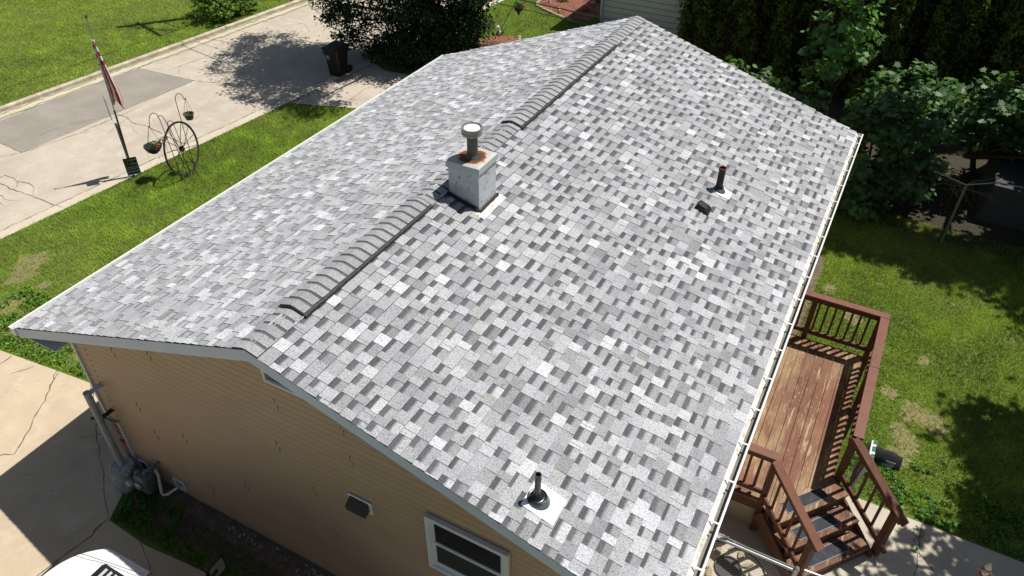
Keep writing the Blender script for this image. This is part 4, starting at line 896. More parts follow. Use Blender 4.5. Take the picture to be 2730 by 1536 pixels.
# yard sign
S0=Vector((-11.215,6.415,.04)); SX=Vector((.165,.24,0)).normalized(); SH=.47; SWd=.30
ys=thing('yard_sign','small black yard sign with white lettering beside the flagpole','sign',tuple(S0))
sn=SX.cross(Vector((0,0,1)))
m=MB(); m.obox(S0+SX*SWd/2+Vector((0,0,SH/2+.04)),SX,sn,(0,0,1),SWd/2,.004,SH/2); m.build('sign_board',M['signblack'],ys)
m=MB(); m.obox(S0+SX*(SWd+.004)+Vector((0,0,SH/2+.04)),SX,sn,(0,0,1),.004,.006,SH/2); m.obox(S0+SX*SWd/2+sn*.005+Vector((0,0,.055)),SX,sn,(0,0,1),SWd/2-.01,.002,.014); m.build('board_edge',M['white_paint'],ys)
m=MB(); 
for t in (.25,.75): m.tube([S0+SX*SWd*t-sn*.012+Vector((0,0,-.15)),S0+SX*SWd*t-sn*.012+Vector((0,0,.4))],.004,6)
m.build('stake',M['galv'],ys)
def sg(u,v): return S0+SX*SWd*u+sn*.0065+Vector((0,0,.04+SH*v))
UPZ=(0,0,1)
for body,u,v,sz,wd_,mt in (('$0 down',.46,.84,.045,.14,'letter'),('or',.60,.73,.04,.035,'letter'),('0% financing',.43,.61,.036,.165,'letter'),('ROOFING · SIDING · GUTTERS',.06,.44,.032,.27,'letter'),('SOFFIT · WINDOWS & MORE',.06,.34,.032,.27,'letter'),('815-990-7996',.06,.16,.062,.275,'letter')):
    text(body,'lettering',M[mt],sg(u,v),SX,UPZ,sz,ys,width=wd_)
m=MB()
def sline(a,b,w_=.005): m.beam(sg(*a),sg(*b),.002,w_,up=sn)
for a,b in (((.10,.80),(.22,.93)),((.22,.93),(.36,.80)),((.12,.78),(.12,.56)),((.34,.78),(.34,.56)),((.12,.56),(.34,.56)),((.12,.78),(.34,.78)),((.16,.66),(.26,.75)),((.26,.75),(.24,.58)),((.16,.66),(.30,.66))): sline(a,b)
m.build('house_emblem',M['gold'],ys)

# ---------------------------------------------------------------- wagon wheel and shepherd hooks
WC=Vector((-10.093,7.374,0)); th,ph,R0_=1.866,.106,.67
wd0=Vector((math.cos(th),math.sin(th),0)); wn=Vector((-math.sin(th),math.cos(th),0)); wu=Vector((0,0,math.cos(ph)))+wn*math.sin(ph); wc=WC+wu*R0_; wax=wd0.cross(wu).normalized()
wh=thing('wagon_wheel','rusty iron spoked wagon wheel standing on the front lawn','wheel',tuple(WC))
def wp(r,a): return wc+(wd0*math.cos(a)+wu*math.sin(a))*r
m=MB(); m.grid([[wp(R0_+dr,2*PI*k/64)+wax*dz for k in range(64)] for dr,dz in ((0,-.022),(0,.022),(-.014,.022),(-.02,.008),(-.045,.005),(-.045,-.005),(-.02,-.008),(-.014,-.022),(0,-.022))],closed=True); m.build('rim',M['iron'],wh)
m=MB(); m.lathe(wc-wax*.07,[(0,0),(.03,0),(.035,.02),(.055,.03),(.075,.05),(.075,.09),(.055,.11),(.035,.12),(.03,.14),(0,.14)],18,wax); m.build('hub',M['iron'],wh,smooth=True)
for k in range(14):
    a=2*PI*(k+.3)/14; s_=1 if k%2 else -1; m=MB(); m.tube([wp(.05,a)+wax*.045*s_,wp(R0_-.03,a)],.0075,6); m.build('spoke',M['iron'],wh)
def vtop(b,px,py):
    d=ray(px,py); b=Vector(b); t=((b.x-CAM.x)*d.x+(b.y-CAM.y)*d.y)/(d.x**2+d.y**2); return CAM+d*t
def zz(x,y): return (180+x*.2484,200+y*.2484)
def atz(px,py,z): return gz(px,py,z)
def hook(label,base,pix_z,feet=True,tail=None,group='shepherd hooks around the wagon wheel'):
    """pix_z: list of (zoom px, zoom py, height) along the bent rod"""
    b=gz(*zz(*base)); t=thing('shepherd_hook',label,'plant hook',tuple(b),group)
    pts=[b-Vector((0,0,.1)),b]+[atz(*zz(x,y),z) for x,y,z in pix_z]
    Q=[]
    for i in range(len(pts)-1): Q.append(pts[i]); 
    Q.append(pts[-1])
    m=MB(); m.tube(Q,.0085,7); m.build('hook_rod',M['iron'],t,smooth=True)
    m=MB(); m.tube([b+Vector((-.09,.02,.10)),b+Vector((.09,-.02,.10))],.007,6); m.tube([b+Vector((.09,-.02,.10)),b+Vector((.09,-.02,-.05))],.007,6); m.tube([b+Vector((-.09,.02,.10)),b+Vector((-.09,.02,-.05))],.007,6); m.build('foot_bar',M['iron'],t)
    return pts[-1]
zA=vtop(gz(*zz(1385,1070)),*zz(1155,260)).z
eA=hook('tall shepherd hook behind the wheel that holds the grey pot',(1385,1070),[(1155,260,zA),(1157,238,zA+.04),(1165,215,zA+.075),(1180,201,zA+.095),(1198,199,zA+.095),(1218,207,zA+.07),(1238,232,zA+.02),(1252,262,zA-.05),(1262,268,zA-.06),(1268,255,zA-.04),(1262,243,zA-.02)])
zB=vtop(gz(*zz(1245,1140)),*zz(990,480)).z
eB=hook('double shepherd hook left of the wheel that holds the flower basket',(1245,1140),[(990,480,zB),(972,442,zB+.06),(950,418,zB+.09),(925,408,zB+.10),(900,415,zB+.085),(882,440,zB+.04),(875,480,zB-.02),(878,520,zB-.09),(884,558,zB-.15),(876,562,zB-.15),(870,548,zB-.13)])
eC=hook('short shepherd hook with an arched top just behind the wheel rim',(1330,1060),[(1085,545,1.36),(1072,515,1.42),(1080,497,1.45),(1100,491,1.45),(1122,500,1.43),(1140,515,1.40),(1146,528,1.37),(1136,530,1.37)])
eD=hook('second arched hook leaning against the upper left of the wheel',(1300,1100),[(1080,560,1.35),(1050,490,1.50),(1020,445,1.62),(1000,433,1.66),(985,435,1.66),(972,448,1.63),(968,458,1.60)])
def pot(name,label,cat,c,r,h,mt,hang):
    t=thing(name,label,cat,tuple(c)); c=Vector(c)
    m=MB(); m.lathe(c,[(0,0),(r*.68,0),(r*.95,h*.86),(r*1.04,h*.86),(r*1.04,h),(r*.93,h),(r*.86,h*.75),(r*.62,.02),(0,.02)],28); m.build('pot',mt,t,smooth=False)
    m=MB(); 
    for k in range(3):
        a=2*PI*k/3+.4; m.tube([c+Vector((math.cos(a)*r,math.sin(a)*r,h)),Vector(hang)],.004,5)
    m.build('hanger_wire',M['pvc'] if False else M['twig'],t); return t
cA=atz(*zz(1310,465),eA.z-.62); pot('hanging_pot','empty grey plastic pot hanging from the tall hook','plant pot',(cA.x,cA.y,cA.z-.02),.125,.15,mat('grey brown plastic pot',(.13,.115,.085),.5),eA)
hb=thing('flower_basket','dark wire basket spilling pink and white flowers','hanging basket',tuple(atz(*zz(935,830),zB-.98)),None)
cB=Vector(hb.location); m=MB(); m.lathe(cB,[(0,-.02),(.08,-.01),(.15,.05),(.195,.13),(.21,.19),(.20,.19),(.185,.14),(.10,.11),(0,.10)],24); m.build('bowl',M['mat_black'],hb,smooth=True)
m=MB(); 
for k in range(3): a=2*PI*k/3+.9; m.tube([cB+Vector((math.cos(a)*.2,math.sin(a)*.2,.19)),Vector(eB)],.004,5)
m.build('hanger_wire',M['twig'],hb)
def blooms(par,c,r,n,mt,sz,up_=.0):
    P,Nn=ell_pts(n,c,r,.2); return leafmesh('bloom',P,Nn*.4+np.array([0,0,1.]),sz,[(math.cos(2*PI*k/10)*(.5 if k%2 else .3),math.sin(2*PI*k/10)*(.5 if k%2 else .3)) for k in range(10)],np.ones((n,3)),mt,par)
f1=cB+Vector((.13,.06,.22)); f2=cB+Vector((.20,.20,.34)); f3=cB+Vector((-.02,.10,.2))
M['fp']=mat('pink petal',(.60,.07,.20),.6,attr=True); M['fw']=mat('pale petal',(.78,.66,.62),.6,attr=True); M['fr']=mat('deep rose petal',(.38,.03,.08),.6,attr=True)
blooms(hb,tuple(f1),(.10,.09,.05),45,M['fp'],.05); blooms(hb,tuple(f2),(.11,.10,.06),45,M['fr'],.05); blooms(hb,tuple(f2+Vector((0,0,.03))),(.12,.11,.06),40,M['fw'],.045); blooms(hb,tuple(f3),(.08,.07,.03),24,M['fw'],.04)
P,Nn=ell_pts(170,tuple((f1+f3)/2),(.19,.17,.09),.1); leafmesh('foliage',P,Nn,.05,OVAL,tint(170,(1,1,1),.3),M['leaf_bush'],hb)
m=MB()
for k in range(9):
    a=random.uniform(0,2*PI); s_=cB+Vector((math.cos(a)*.2,math.sin(a)*.2,.18)); m.tube([s_,s_+Vector((math.cos(a)*.08,math.sin(a)*.08,-.02)),s_+Vector((math.cos(a)*.11,math.sin(a)*.11,random.uniform(-.35,-.1)))],.003,5)
m.build('trailing_stem',M['twig'],hb)

# ---------------------------------------------------------------- wheeled rubbish bin
bx,by=-10.72,14.10; bn=thing('trash_bin','dark brown wheeled trash bin with black lid in the tree shade','trash bin',(bx,by,0))
def rrect(cx,cy,hx,hy,r,z,n=5):
    o=[]
    for sx,sy,a0 in ((1,1,0),(-1,1,PI/2),(-1,-1,PI),(1,-1,1.5*PI)):
        for k in range(n+1):
            a=a0+PI/2*k/n; o.append((cx+sx*(hx-r)+r*math.cos(a),cy+sy*(hy-r)+r*math.sin(a),z))
    return o
m=MB(); rows=[rrect(bx,by,.20,.22,.05,.02),rrect(bx,by,.225,.25,.05,.35),rrect(bx,by,.25,.28,.05,.70),rrect(bx,by,.275,.305,.05,.70),rrect(bx,by,.285,.32,.05,.86),rrect(bx,by,.295,.33,.05,.88)]
m.grid(rows,closed=True); m.face(rows[0][::-1]); BROWN=mat('dark brown bin plastic',(.011,.008,.0075),.5); m.build('bin_body',BROWN,bn,smooth=False)
m=MB(); rows=[rrect(bx,by,.30,.34,.05,.875),rrect(bx,by-.01,.31,.35,.06,.90),rrect(bx,by,.29,.33,.08,.925),rrect(bx,by,.20,.24,.08,.955),rrect(bx,by,.12,.15,.06,.945)]
m.grid(rows,closed=True); m.face(rows[-1]); m.box(bx-.26,bx+.26,by+.33,by+.39,.86,.90); m.build('lid',mat('black bin lid',(.02,.024,.028),.32),bn,smooth=False,bevel=.004)
for sx in (-1,1):
    m=MB(); m.lathe((bx+sx*.25-.03*sx,by+.27,.13),[(0,-.03),(.09,-.03),(.13,-.025),(.135,0),(.13,.025),(.09,.03),(0,.03)],22,(1,0,0)); m.build('wheel',M['tyre'],bn)
# label sticker lines on front
m=MB()
for k,(w_,zq) in enumerate(((.07,.70),(.10,.67),(.11,.635),(.11,.615),(.11,.585),(.12,.555))): m.box(bx-.17,bx-.17+w_,by-.315 if zq>.7 else by-.2865,by-.27,zq,zq+(.02 if k in (2,3) else .010))
m.build('sticker',mat('white bin print',(.55,.53,.52),.6),bn)

# ---------------------------------------------------------------- far garden things
t=thing('flower_hanger','tall hook pole on the far lawn with a dark hanging planter','plant hook',tuple(gz(1336,78)))
pb=Vector(t.location); pt=atz(1382,-12,1.75); 
d_=ray(1376,2); tpt=vtop(pb,1376,2)
m=MB(); m.tube([pb,pb.lerp(tpt,.5),tpt,tpt+Vector((.05,0,.12))],.010,6); m.build('pole',M['iron'],t)
hq=thing('hanging_planter','cone shaped black planter with green plants and a red bloom over the far lawn','hanging basket',tuple(gz(1383,22,1.35)))
c=Vector(hq.location)+Vector((0,0,-.12)); m=MB(); m.lathe(c,[(0,-.12),(.015,-.12),(.06,0),(.05,0),(.12,.04),(.15,.13),(.16,.18),(.14,.18),(0,.14)],20); m.build('planter',M['black'],hq)
P,Nn=ell_pts(160,tuple(c+Vector((0,0,.26))),(.16,.16,.12),.1); leafmesh('foliage',P,Nn,.06,OVAL,tint(160,(1,1,1),.3,.1),M['leaf_bush'],hq)
b_=blooms(hq,tuple(c+Vector((.17,.10,.22))),(.035,.035,.035),26,mat('red bloom',(.65,.02,.02),.6,attr=True),.05)
m=MB(); m.tube([c+Vector((.12,0,.18)),c+Vector((0,0,.75))],.004,5); m.tube([c+Vector((-.12,0,.18)),c+Vector((0,0,.75))],.004,5); m.tube([c+Vector((0,0,.75)),tpt+Vector((.05,0,.12))],.006,5); m.build('hanger_wire',M['iron'],hq)
# ornaments
oc=gz(1330,94); t=thing('garden_ornament','small black and white animal ornament on the near mulch bed','ornament',tuple(oc))
m=MB(); rs=[(-.02,.03,.05),(.0,.07,.11),(.0,.075,.18),(.0,.055,.25),(-.02,.035,.30)]
m.lathe(oc,[(0,0),(.07,.01),(.085,.08),(.07,.17),(.04,.24),(.03,.27)],14); m.build('body',mat('black and white glaze',(.03,.03,.03),.4,noise=[(9,(.75,.75,.72),.5,.53,2)]),t,smooth=True)
m=MB(); m.lathe(oc+Vector((-.02,-.03,.25)),[(0,0),(.045,.02),(.055,.05),(.04,.09),(0,.10)],12); m.obox(oc+Vector((-.03,-.08,.30)),(0,1,0),(1,0,0),(0,0,1),.035,.018,.015); m.build('head',M['white_metal'],t,smooth=True)
m=MB(); m.tube([oc+Vector((.07,.05,.05)),oc+Vector((.16,.08,.12)),oc+Vector((.20,.02,.04))],[.03,.02,.01],7); m.build('tail',M['black'],t,smooth=True)
pc=gz(1263,122); t=thing('terracotta_pot','terracotta pot with a leafy plant beside the dark tree','plant pot',tuple(pc))
m=MB(); m.lathe(pc,[(0,0),(.13,0),(.185,.24),(.20,.24),(.20,.30),(.18,.30),(.165,.25),(0,.25)],22); m.build('pot',M['terracotta'],t)
P,Nn=ell_pts(260,tuple(pc+Vector((.05,0,.48))),(.24,.24,.22),.2); leafmesh('plant',P,Nn,.08,OVAL,tint(260,(1,1,1),.3),M['leaf_bush'],t)
def edging(pts,lab,grp,n):
    L=[]; P=[Vector((*p,0)) for p in pts]
    tot=sum((b-a).length for a,b in zip(P[:-1],P[1:])); k=0
    base=None
    for a,b in zip(P[:-1],P[1:]):
        m_=max(1,int(round(n*(b-a).length/tot)))
        for i in range(m_):
            c=a+(b-a)*((i+.5)/m_); d=(b-a).normalized()
            if base is None:
                q=MB(); q.obox((0,0,.035),(1,0,0),(0,1,0),(0,0,1),.085,.05,.035); q.lathe((0,-.01,.05),[(.07,-.03),(.07,.02),(.0,.035)],12); base=q.build('edging_stone',M['stone'],None,bevel=.01); o=base
            else: o=base.copy(); C.objects.link(o)
            o.location=c; o.rotation_euler=(0,0,math.atan2(d.y,d.x)+random.uniform(-.1,.1)); tag(o,lab,'edging stone',grp)
edging([(-7.2,19.75),(-6.85,19.0),(-6.7,18.0),(-6.75,17.3)],'one of the scalloped stones edging the small near mulch bed','edging stones of the near mulch bed',11)
edging([(-8.35,23.9),(-8.2,23.0),(-7.6,22.65),(-6.9,22.3),(-6.3,22.05)],'one of the scalloped stones edging the far red mulch bed','edging stones of the far mulch bed',15)
fc=gz(1572,22); t=thing('garden_flag','tiny striped flag on a stick in the far mulch bed','flag',tuple(fc)); m=MB(); m.tube([fc,fc+Vector((0,0,.38))],.005,5); m.build('stick',M['twig'],t)
m=MB(); sfc=Vector((.8,.5,0)).normalized()
for k in range(6): m.obox(fc+Vector((0,0,.36-.03*k))+sfc*.10,sfc,sfc.cross(Vector((0,0,1))),(0,0,1),.10,.002,.015,(.55,.05,.07) if k%2==0 else (.8,.8,.8))
m.obox(fc+Vector((0,0,.33))+sfc*.04,sfc,sfc.cross(Vector((0,0,1))),(0,0,1),.04,.0035,.045,(.05,.06,.2)); m.build('cloth',mat('small flag cloth',(1,1,1),.8,attr=True),t)
m=MB(); c=gz(1465,8); m.tube([c,c+Vector((0,0,.25)),c+Vector((.03,0,.5)),c+Vector((-.05,0,.62))],[.06,.04,.03,.02],8); o=m.build('lawn_ornament',M['white_metal'],None,smooth=True); tag(o,'white upright lawn ornament at the left corner of the far mulch bed','ornament')
for nm,lb,px,col,n,r_ in (('flower_clump','cluster of bright red flowers by the tiny striped flag',(1562,28),(.75,.05,.04),80,.17),('flower_clump','single yellow bloom on the far red mulch',(1490,35),(.75,.62,.06),16,.06),('flower_clump','single purple bloom on the far red mulch',(1530,46),(.35,.05,.40),16,.06),('flower_clump','green tuft at the back of the far mulch bed',(1500,2),(.10,.2,.03),120,.28),('flower_clump','low green tuft near the pale house corner',(1592,3),(.12,.24,.04),120,.25)):
    c=gz(*px); t=thing(nm,lb,'flowers',tuple(c)); P,Nn=ell_pts(n,tuple(c+Vector((0,0,.14))),(r_,r_,.08),.1)
    leafmesh('petals',P,Nn*.3+np.array([0,0,1.]),.07,OVAL,tint(n,(1,1,1),.15),mat('petals '+str(px[0]),col,.6,attr=True),t); P,Nn=ell_pts(n,tuple(c+Vector((0,0,.07))),(r_,r_,.06),.1); leafmesh('leaves',P,Nn,.06,OVAL,tint(n,(1,1,1),.3),M['leaf_bush'],t)

# ---------------------------------------------------------------- gas meter, pipe, vents at the wall corner
t=thing('pipe_bollard','grey pipe rising from a painted concrete cylinder at the house corner','bollard',(-3.70,.05,0))
m=MB(); m.lathe((-3.70,.05,0),[(.0,-.02),(.195,-.02),(.195,.10),(.185,.40),(.16,.425),(.0,.43)],28); m.build('concrete_base',mat('blotched grey paint on concrete',(.30,.31,.32),.85,noise=[(9,(.46,.47,.49),.45,.55,7),(25,(.16,.15,.14),.58,.66,6)],bump=(40,.5,.006)),t,smooth=False)
pt_=gy(507*.5079,800+500*.5079,.05)
m=MB(); m.tube([(-3.70,.07,.40),(-3.71,.075,1.2),(-3.72,.08,1.98)],.050,16); m.build('pipe',mat('grey painted pipe',(.36,.37,.38),.5,noise=[(7,(.28,.28,.29),.5,.7,5)]),t,smooth=True)
m=MB(); m.box(-3.75,-3.68,.05,.29,1.42,1.44); m.tube([(-3.77,.07,1.43),(-3.84,.03,1.43)],.020,8); m.tube([(-3.70,.14,1.42),(-3.69,.26,1.2)],.010,6); m.build('strap_bracket',M['iron'],t)
m=MB(); m.box(-3.76,-3.68,.06,.29,1.93,1.95); m.build('strap_bracket',M['white_paint'],t)
gm=thing('gas_meter','grey green gas meter with pipes at the base of the gable wall','gas meter',(-3.35,.0,0))
m=MB(); rows=[[(x_,y_,z_) for x_,y_,z_ in rrect(-3.22,.06,.13,.10,.05,z)] for z in (.16,.20,.46,.50)]
rows[0]=rrect(-3.22,.06,.10,.07,.05,.14); rows[3]=rrect(-3.22,.06,.10,.07,.05,.51); m.grid(rows,closed=True); m.face(rows[-1]); m.face(rows[0][::-1]); m.build('meter_body',M['meter'],gm,smooth=False)
m=MB(); m.lathe((-3.22,-.05,.36),[(0,.0),(.07,0),(.07,.03),(.055,.04),(0,.04)],18,(0,-1,0)); m.build('dial',M['galv'],gm)
m=MB(); m.lathe((-3.42,-.06,.30),[(0,-.04),(.04,-.035),(.075,-.015),(.075,.015),(.04,.035),(.02,.05),(0,.05)],20,(.3,-.6,.7)); m.build('regulator',M['galv'],gm,smooth=True)
m=MB()
for pth in ([(-3.56,.02,-.05),(-3.56,.02,.28),(-3.53,.02,.34),(-3.44,.0,.34)],[(-3.40,.02,.34),(-3.34,.04,.50),(-3.28,.06,.56),(-3.28,.06,.48)],[(-3.16,.06,.48),(-3.16,.06,.58),(-3.12,.12,.60),(-3.10,.32,.60)],[(-3.62,.0,.26),(-3.5,.0,.26)],[(-3.56,-.04,.12),(-3.56,.06,.12)]): m.tube(pth,.022,8)
m.build('gas_pipe',M['meter'],gm,smooth=True)
m=MB(); m.tube([(-3.30,-.13,.22),(-3.16,-.22,.02)],.014,6); m.build('red_tag',mat('faded red strap',(.16,.03,.02),.7),gm)
pv=thing('pvc_vent','white plastic vent elbows with square plates at the foot of the gable wall','vent',(-2.9,.2,.3))
m=MB(); frame(m,-3.62,-3.42,.16,.40,.03,YW-.035,YW-.012); m.build('vent_plate',M['trim_white'],pv)
m=MB(); m.box(-3.60,-3.44,YW-.025,YW-.014,.18,.38); m.build('vent_hole',M['black'],pv)
m=MB(); frame(m,-2.86,-2.64,.20,.42,.025,YW-.04,YW-.012); m.build('vent_plate',M['trim_white'],pv)
m=MB(); m.tube([(-3.10,.20,.52),(-3.02,.17,.50),(-2.99,.14,.44),(-2.96,.08,.22),(-2.93,.07,.18),(-2.86,.10,.20),(-2.74,.22,.30)],.021,10); m.build('pvc_pipe',M['pvc'],pv,smooth=True)

# ---------------------------------------------------------------- white pickup truck
TX,TY=-2.68,-2.12
tk=thing('pickup_truck','white pickup truck parked nose to the street, mostly below the frame','truck',(TX+2.7,TY,0))
HWd=.98
def xf(v,z): return TX+.46*abs(v)**3.4+.02*(1-abs(v))+ (.0 if z<.9 else (z-.9)*.45)
m=MB(); nv_=24; vs=[-1+2*i/nv_ for i in range(nv_+1)]
def sidew(z): return HWd*(1-.04*max(0,(z-.85))/.25)
rows=[]
for z in (.42,.60,.80,.95,1.03): rows.append([(xf(v,z),TY+v*sidew(z),z) for v in vs])
m.grid(rows); 
# flanks
for sg_ in (-1,1):
    r_=[]
    for z in (.42,.60,.80,.95,1.03): r_.append([(x_,TY+sg_*sidew(z),z+.02*max(0,x_-TX-.5)*(z>1)) for x_ in (xf(1,z),TX+1.2,TX+2.4,TX+3.6,TX+4.6,TX+5.4)])
    m.grid(r_ if sg_<0 else r_[::-1])
m.box(TX+5.38,TX+5.42,TY-HWd+.02,TY+HWd-.02,.45,1.06)
m.build('body',M['carwhite'],tk,smooth=True)
m=MB(); rows=[]
for i in range(15):
    u=i/14; row=[]
    for v in vs:
        x0=xf(v*.97,1.03); x1=TX+1.42-.16*abs(v)**2; x=x0+(x1-x0)*u
        z=1.03+.11*math.sin(min(1,u*2.2)*PI/2)*(1-.55*abs(v)**4)+.03*u - (.02 if .70<abs(v)<.76 and u>.1 else 0)+ (.018 if abs(v)<.45 and u>.25 else 0)
        row.append((x,TY+v*sidew(1.03),z))
    rows.append(row)
m.grid(rows); hd=m.build('hood',M['carwhite'],tk,smooth=True)
for sg_ in (1,-1):
    q=MB(); cy=TY+sg_*.60
    q.grid([[(TX+.72+.55*a+(.03 if b in (0,1) else 0),cy-.15+.30*b,1.168+.020*math.sin(PI*a)*math.sin(PI*b)+.012) for b in (0,.1,.3,.5,.7,.9,1)] for a in (0,.08,.2,.4,.6,.8,1)])
    sub(q,'hood_vent',M['black'],hd)
    for k in range(5):
        q=MB(); q.obox((TX+.84+k*.085,cy,1.20),(0,1,0),(1,0,-.6),(0,0,1),.105,.016,.004); sub(q,'vent_slat',M['headlight'],hd)
q=MB()
for sg_ in (-1,1): q.tube([(TX+.18+.1*k,TY+sg_*(.70+.015*k),1.092+.009*k+ (.012 if k>1 else 0)) for k in range(12)],.004,5)
sub(q,'hood_seam',M['iron'],hd)
for sg_ in (-1,1):
    m=MB(); m.hexa([(TX+.06,TY+sg_*.62,.78),(TX+.42,TY+sg_*.97,.78),(TX+.5,TY+sg_*.96,.78),(TX+.2,TY+sg_*.6,.78),(TX+.075,TY+sg_*.60,.95),(TX+.45,TY+sg_*.965,.95),(TX+.5,TY+sg_*.95,.95),(TX+.2,TY+sg_*.6,.95)]); m.build('headlight',M['headlight'],tk)
m=MB(); m.box(TX-.02,TX+.1,TY-.55,TY+.55,.62,.95); m.build('grille',M['black'],tk,bevel=.02)
m=MB(); m.grid([[(xf(v,.5)-.07,TY+v*.98,z) for v in vs] for z in (.38,.42,.60,.62)]); m.build('bumper',M['chrome'],tk,smooth=True)
# cab
def cabrow(x0,x1,hw,z): return [(x0,TY-hw,z),(x1,TY-hw,z),(x1,TY+hw,z),(x0,TY+hw,z)]
m=MB(); m.hexa(cabrow(TX+2.05,TX+3.35,.70,1.78)[:4]+cabrow(TX+2.15,TX+3.3,.64,1.83)[:4]); m.build('cab_roof',M['carwhite'],tk,bevel=.03)
m=MB(); m.hexa(cabrow(TX+1.45,TX+3.55,.90,1.12)+cabrow(TX+2.05,TX+3.35,.71,1.775)); m.build('cab_glass',M['car_glass'],tk)
for sg_ in (-1,1):
    for a,b in (((TX+1.42,.915,1.12),(TX+2.04,.72,1.78)),((TX+2.6,.92,1.12),(TX+2.62,.72,1.78)),((TX+3.57,.91,1.12),(TX+3.37,.72,1.78))): m=MB(); m.beam((a[0],TY+sg_*a[1],a[2]),(b[0],TY+sg_*b[1],b[2]),.07,.07); m.build('roof_pillar',M['carwhite'],tk)
m=MB(); m.box(TX+3.6,TX+5.35,TY-.80,TY+.80,.60,.66); m.box(TX+3.55,TX+3.60,TY-.9,TY+.9,.6,1.1); m.build('truck_bed',M['black'],tk)
for x_ in (.95,4.3):
    for sg_ in (-1,1):
        m=MB(); m.lathe((TX+x_,TY+sg_*.86,.40),[(.22,-.12),(.37,-.12),(.40,-.09),(.40,.09),(.37,.12),(.22,.12)],28,(0,1,0)); w_=m.build('wheel',M['tyre'],tk)
        m=MB(); m.lathe((TX+x_,TY+sg_*.86,.40),[(0,-.10),(.22,-.11),(.22,.11),(0,.10)],20,(0,1,0)); sub(m,'rim',M['galv'],w_)
for sg_ in (-1,1):
    m=MB(); mx,my,mz=TX+2.10,TY+sg_*1.30,1.34
    m.beam((mx-.05,TY+sg_*.92,mz-.1),(mx,my,mz),.06,.06)
    rows=[rrect(0,0,a,b,.05,z) for a,b,z in ((.08,.09,-.07),(.125,.135,-.045),(.13,.14,.0),(.125,.135,.012))]
    T=lambda p:(mx+p[2],my+p[0]*1,mz+p[1])
    m.grid([[T(p) for p in r_] for r_ in rows],closed=True); m.face([T(p) for p in rows[0]]); m.face([T(p) for p in rows[-1]])
    w_=m.build('wing_mirror',M['black'],tk,smooth=False,bevel=.006)
    m=MB(); m.face([(mx+.016,p[0]+my,mz+p[1]) for p in rrect(0,0,.105,.115,.04,0)]); sub(m,'mirror_glass',M['mirror'],w_)

# ---------------------------------------------------------------- chain link fence, back path things
cf=thing('chain_link_fence','silver chain link fence meeting the house below the gutter','fence',(5.2,2.65,0))
FH=1.08
def linkmesh(mb,x0,x1,y,z0,z1,s_=.062,r=.0016):
    n=int((x1-x0+z1-z0)/s_)
    for k in range(n+1):
        for sg_ in (1,-1):
            if sg_>0: a=x0-(z1-z0)+k*s_; p=(a,z0); q_=(a+(z1-z0),z1)
            else: a=x0+k*s_; p=(a,z0); q_=(a-(z1-z0),z1)
            (ax,az),(bx_,bz)=p,q_
            if ax<x0: az+=abs(x0-ax); ax=x0
            if ax>x1: az+=abs(ax-x1); ax=x1
            if bx_>x1: bz-=abs(bx_-x1); bx_=x1
            if bx_<x0: bz-=abs(x0-bx_); bx_=x0
            if bz-az<.01: continue
            mb.tube([(ax,y+sg_*.0015,az),(bx_,y-sg_*.0015,bz)],r,4,caps=False)
m=MB(); linkmesh(m,4.15,5.60,2.66,.03,FH-.02); m.build('wire_mesh',M['galv'],cf)
m=MB(); m.tube([(4.12,2.66,FH),(5.62,2.66,FH)],.021,10); m.build('top_rail',M['galv'],cf,smooth=True)
m=MB(); m.tube([(4.12,2.68,FH+.05),(4.6,2.70,FH+.035),(5.0,2.68,FH+.03),(5.62,2.68,FH+.03)],.010,6); 
for x_ in (4.22,4.4,4.55,4.7): m.obox((x_,2.675,FH+.045),(1,.3,.5),(0,1,0),(0,0,1),.06,.012,.003)
m.build('tie_band',M['galv'],cf)
m=MB(); m.tube([(5.62,2.66,-.1),(5.62,2.66,FH+.03)],.030,12); m.lathe((5.62,2.66,FH+.03),[(.036,0),(.036,.02),(.028,.045),(0,.055)],14); m.build('fence_post',M['galv'],cf,smooth=True)
m=MB(); linkmesh(m,5.74,6.7,2.70,.08,FH+.0); m.tube([(5.72,2.70,.06),(5.72,2.70,FH+.04),(6.72,2.76,FH+.04),(6.72,2.76,.06),(5.72,2.70,.06)],.020,10); gt=m.build('gate',M['galv'],cf)
b2=thing('chain_link_fence','old chain link fence post and rail under bare twigs at the far lawn edge','fence',(6.85,13.1,0))
m=MB(); m.tube([(6.87,13.08,-.1),(6.87,13.08,1.52)],.028,10); m.build('fence_post',mat('lichen grey post',(.20,.21,.13),.8),b2,smooth=True)
m=MB(); m.tube([gz(2490,456,1.5),(6.87,13.1,1.53),gz(2660,487,1.5),gz(2800,515,1.5)],.016,8); m.build('top_rail',M['galv'],b2,smooth=True)
m=MB(); linkmesh(m,5.2,9.6,13.14,.05,1.5,.075,.0018); m.build('wire_mesh',M['iron'],b2)
m=MB(); c=gz(2560,500,1.35)
for _ in range(16):
    a=c+Vector((random.uniform(-.15,.15),random.uniform(-.1,.1),random.uniform(-.1,.2))); b=a+Vector((random.uniform(-.6,.8),random.uniform(-.3,.3),random.uniform(-.45,.25))); k=a.lerp(b,.5)+Vector((0,0,random.uniform(-.08,.12)))
    m.tube([a,k,b],[.010,.007,.003],5); m.tube([k,k+Vector((random.uniform(-.25,.3),random.uniform(-.1,.1),random.uniform(-.2,.25)))],[.005,.002],4)
o=m.build('dead_branches',M['twig'],None); tag(o,'tangle of bare dead twigs caught on the old fence rail','branches')
m=MB(); m.hexa([(7.5,14.6,0),(12,14.3,0),(12,16.6,0),(7.5,16.9,0),(7.6,14.7,.9),(12,14.4,.9),(12,16.5,1.0),(7.6,16.8,1.0)]); o=m.build('shed',mat('shaded grey wall',(.07,.07,.072),.8),None,bevel=.02); tag(o,'low dark grey shed in deep shade behind the old fence','shed')
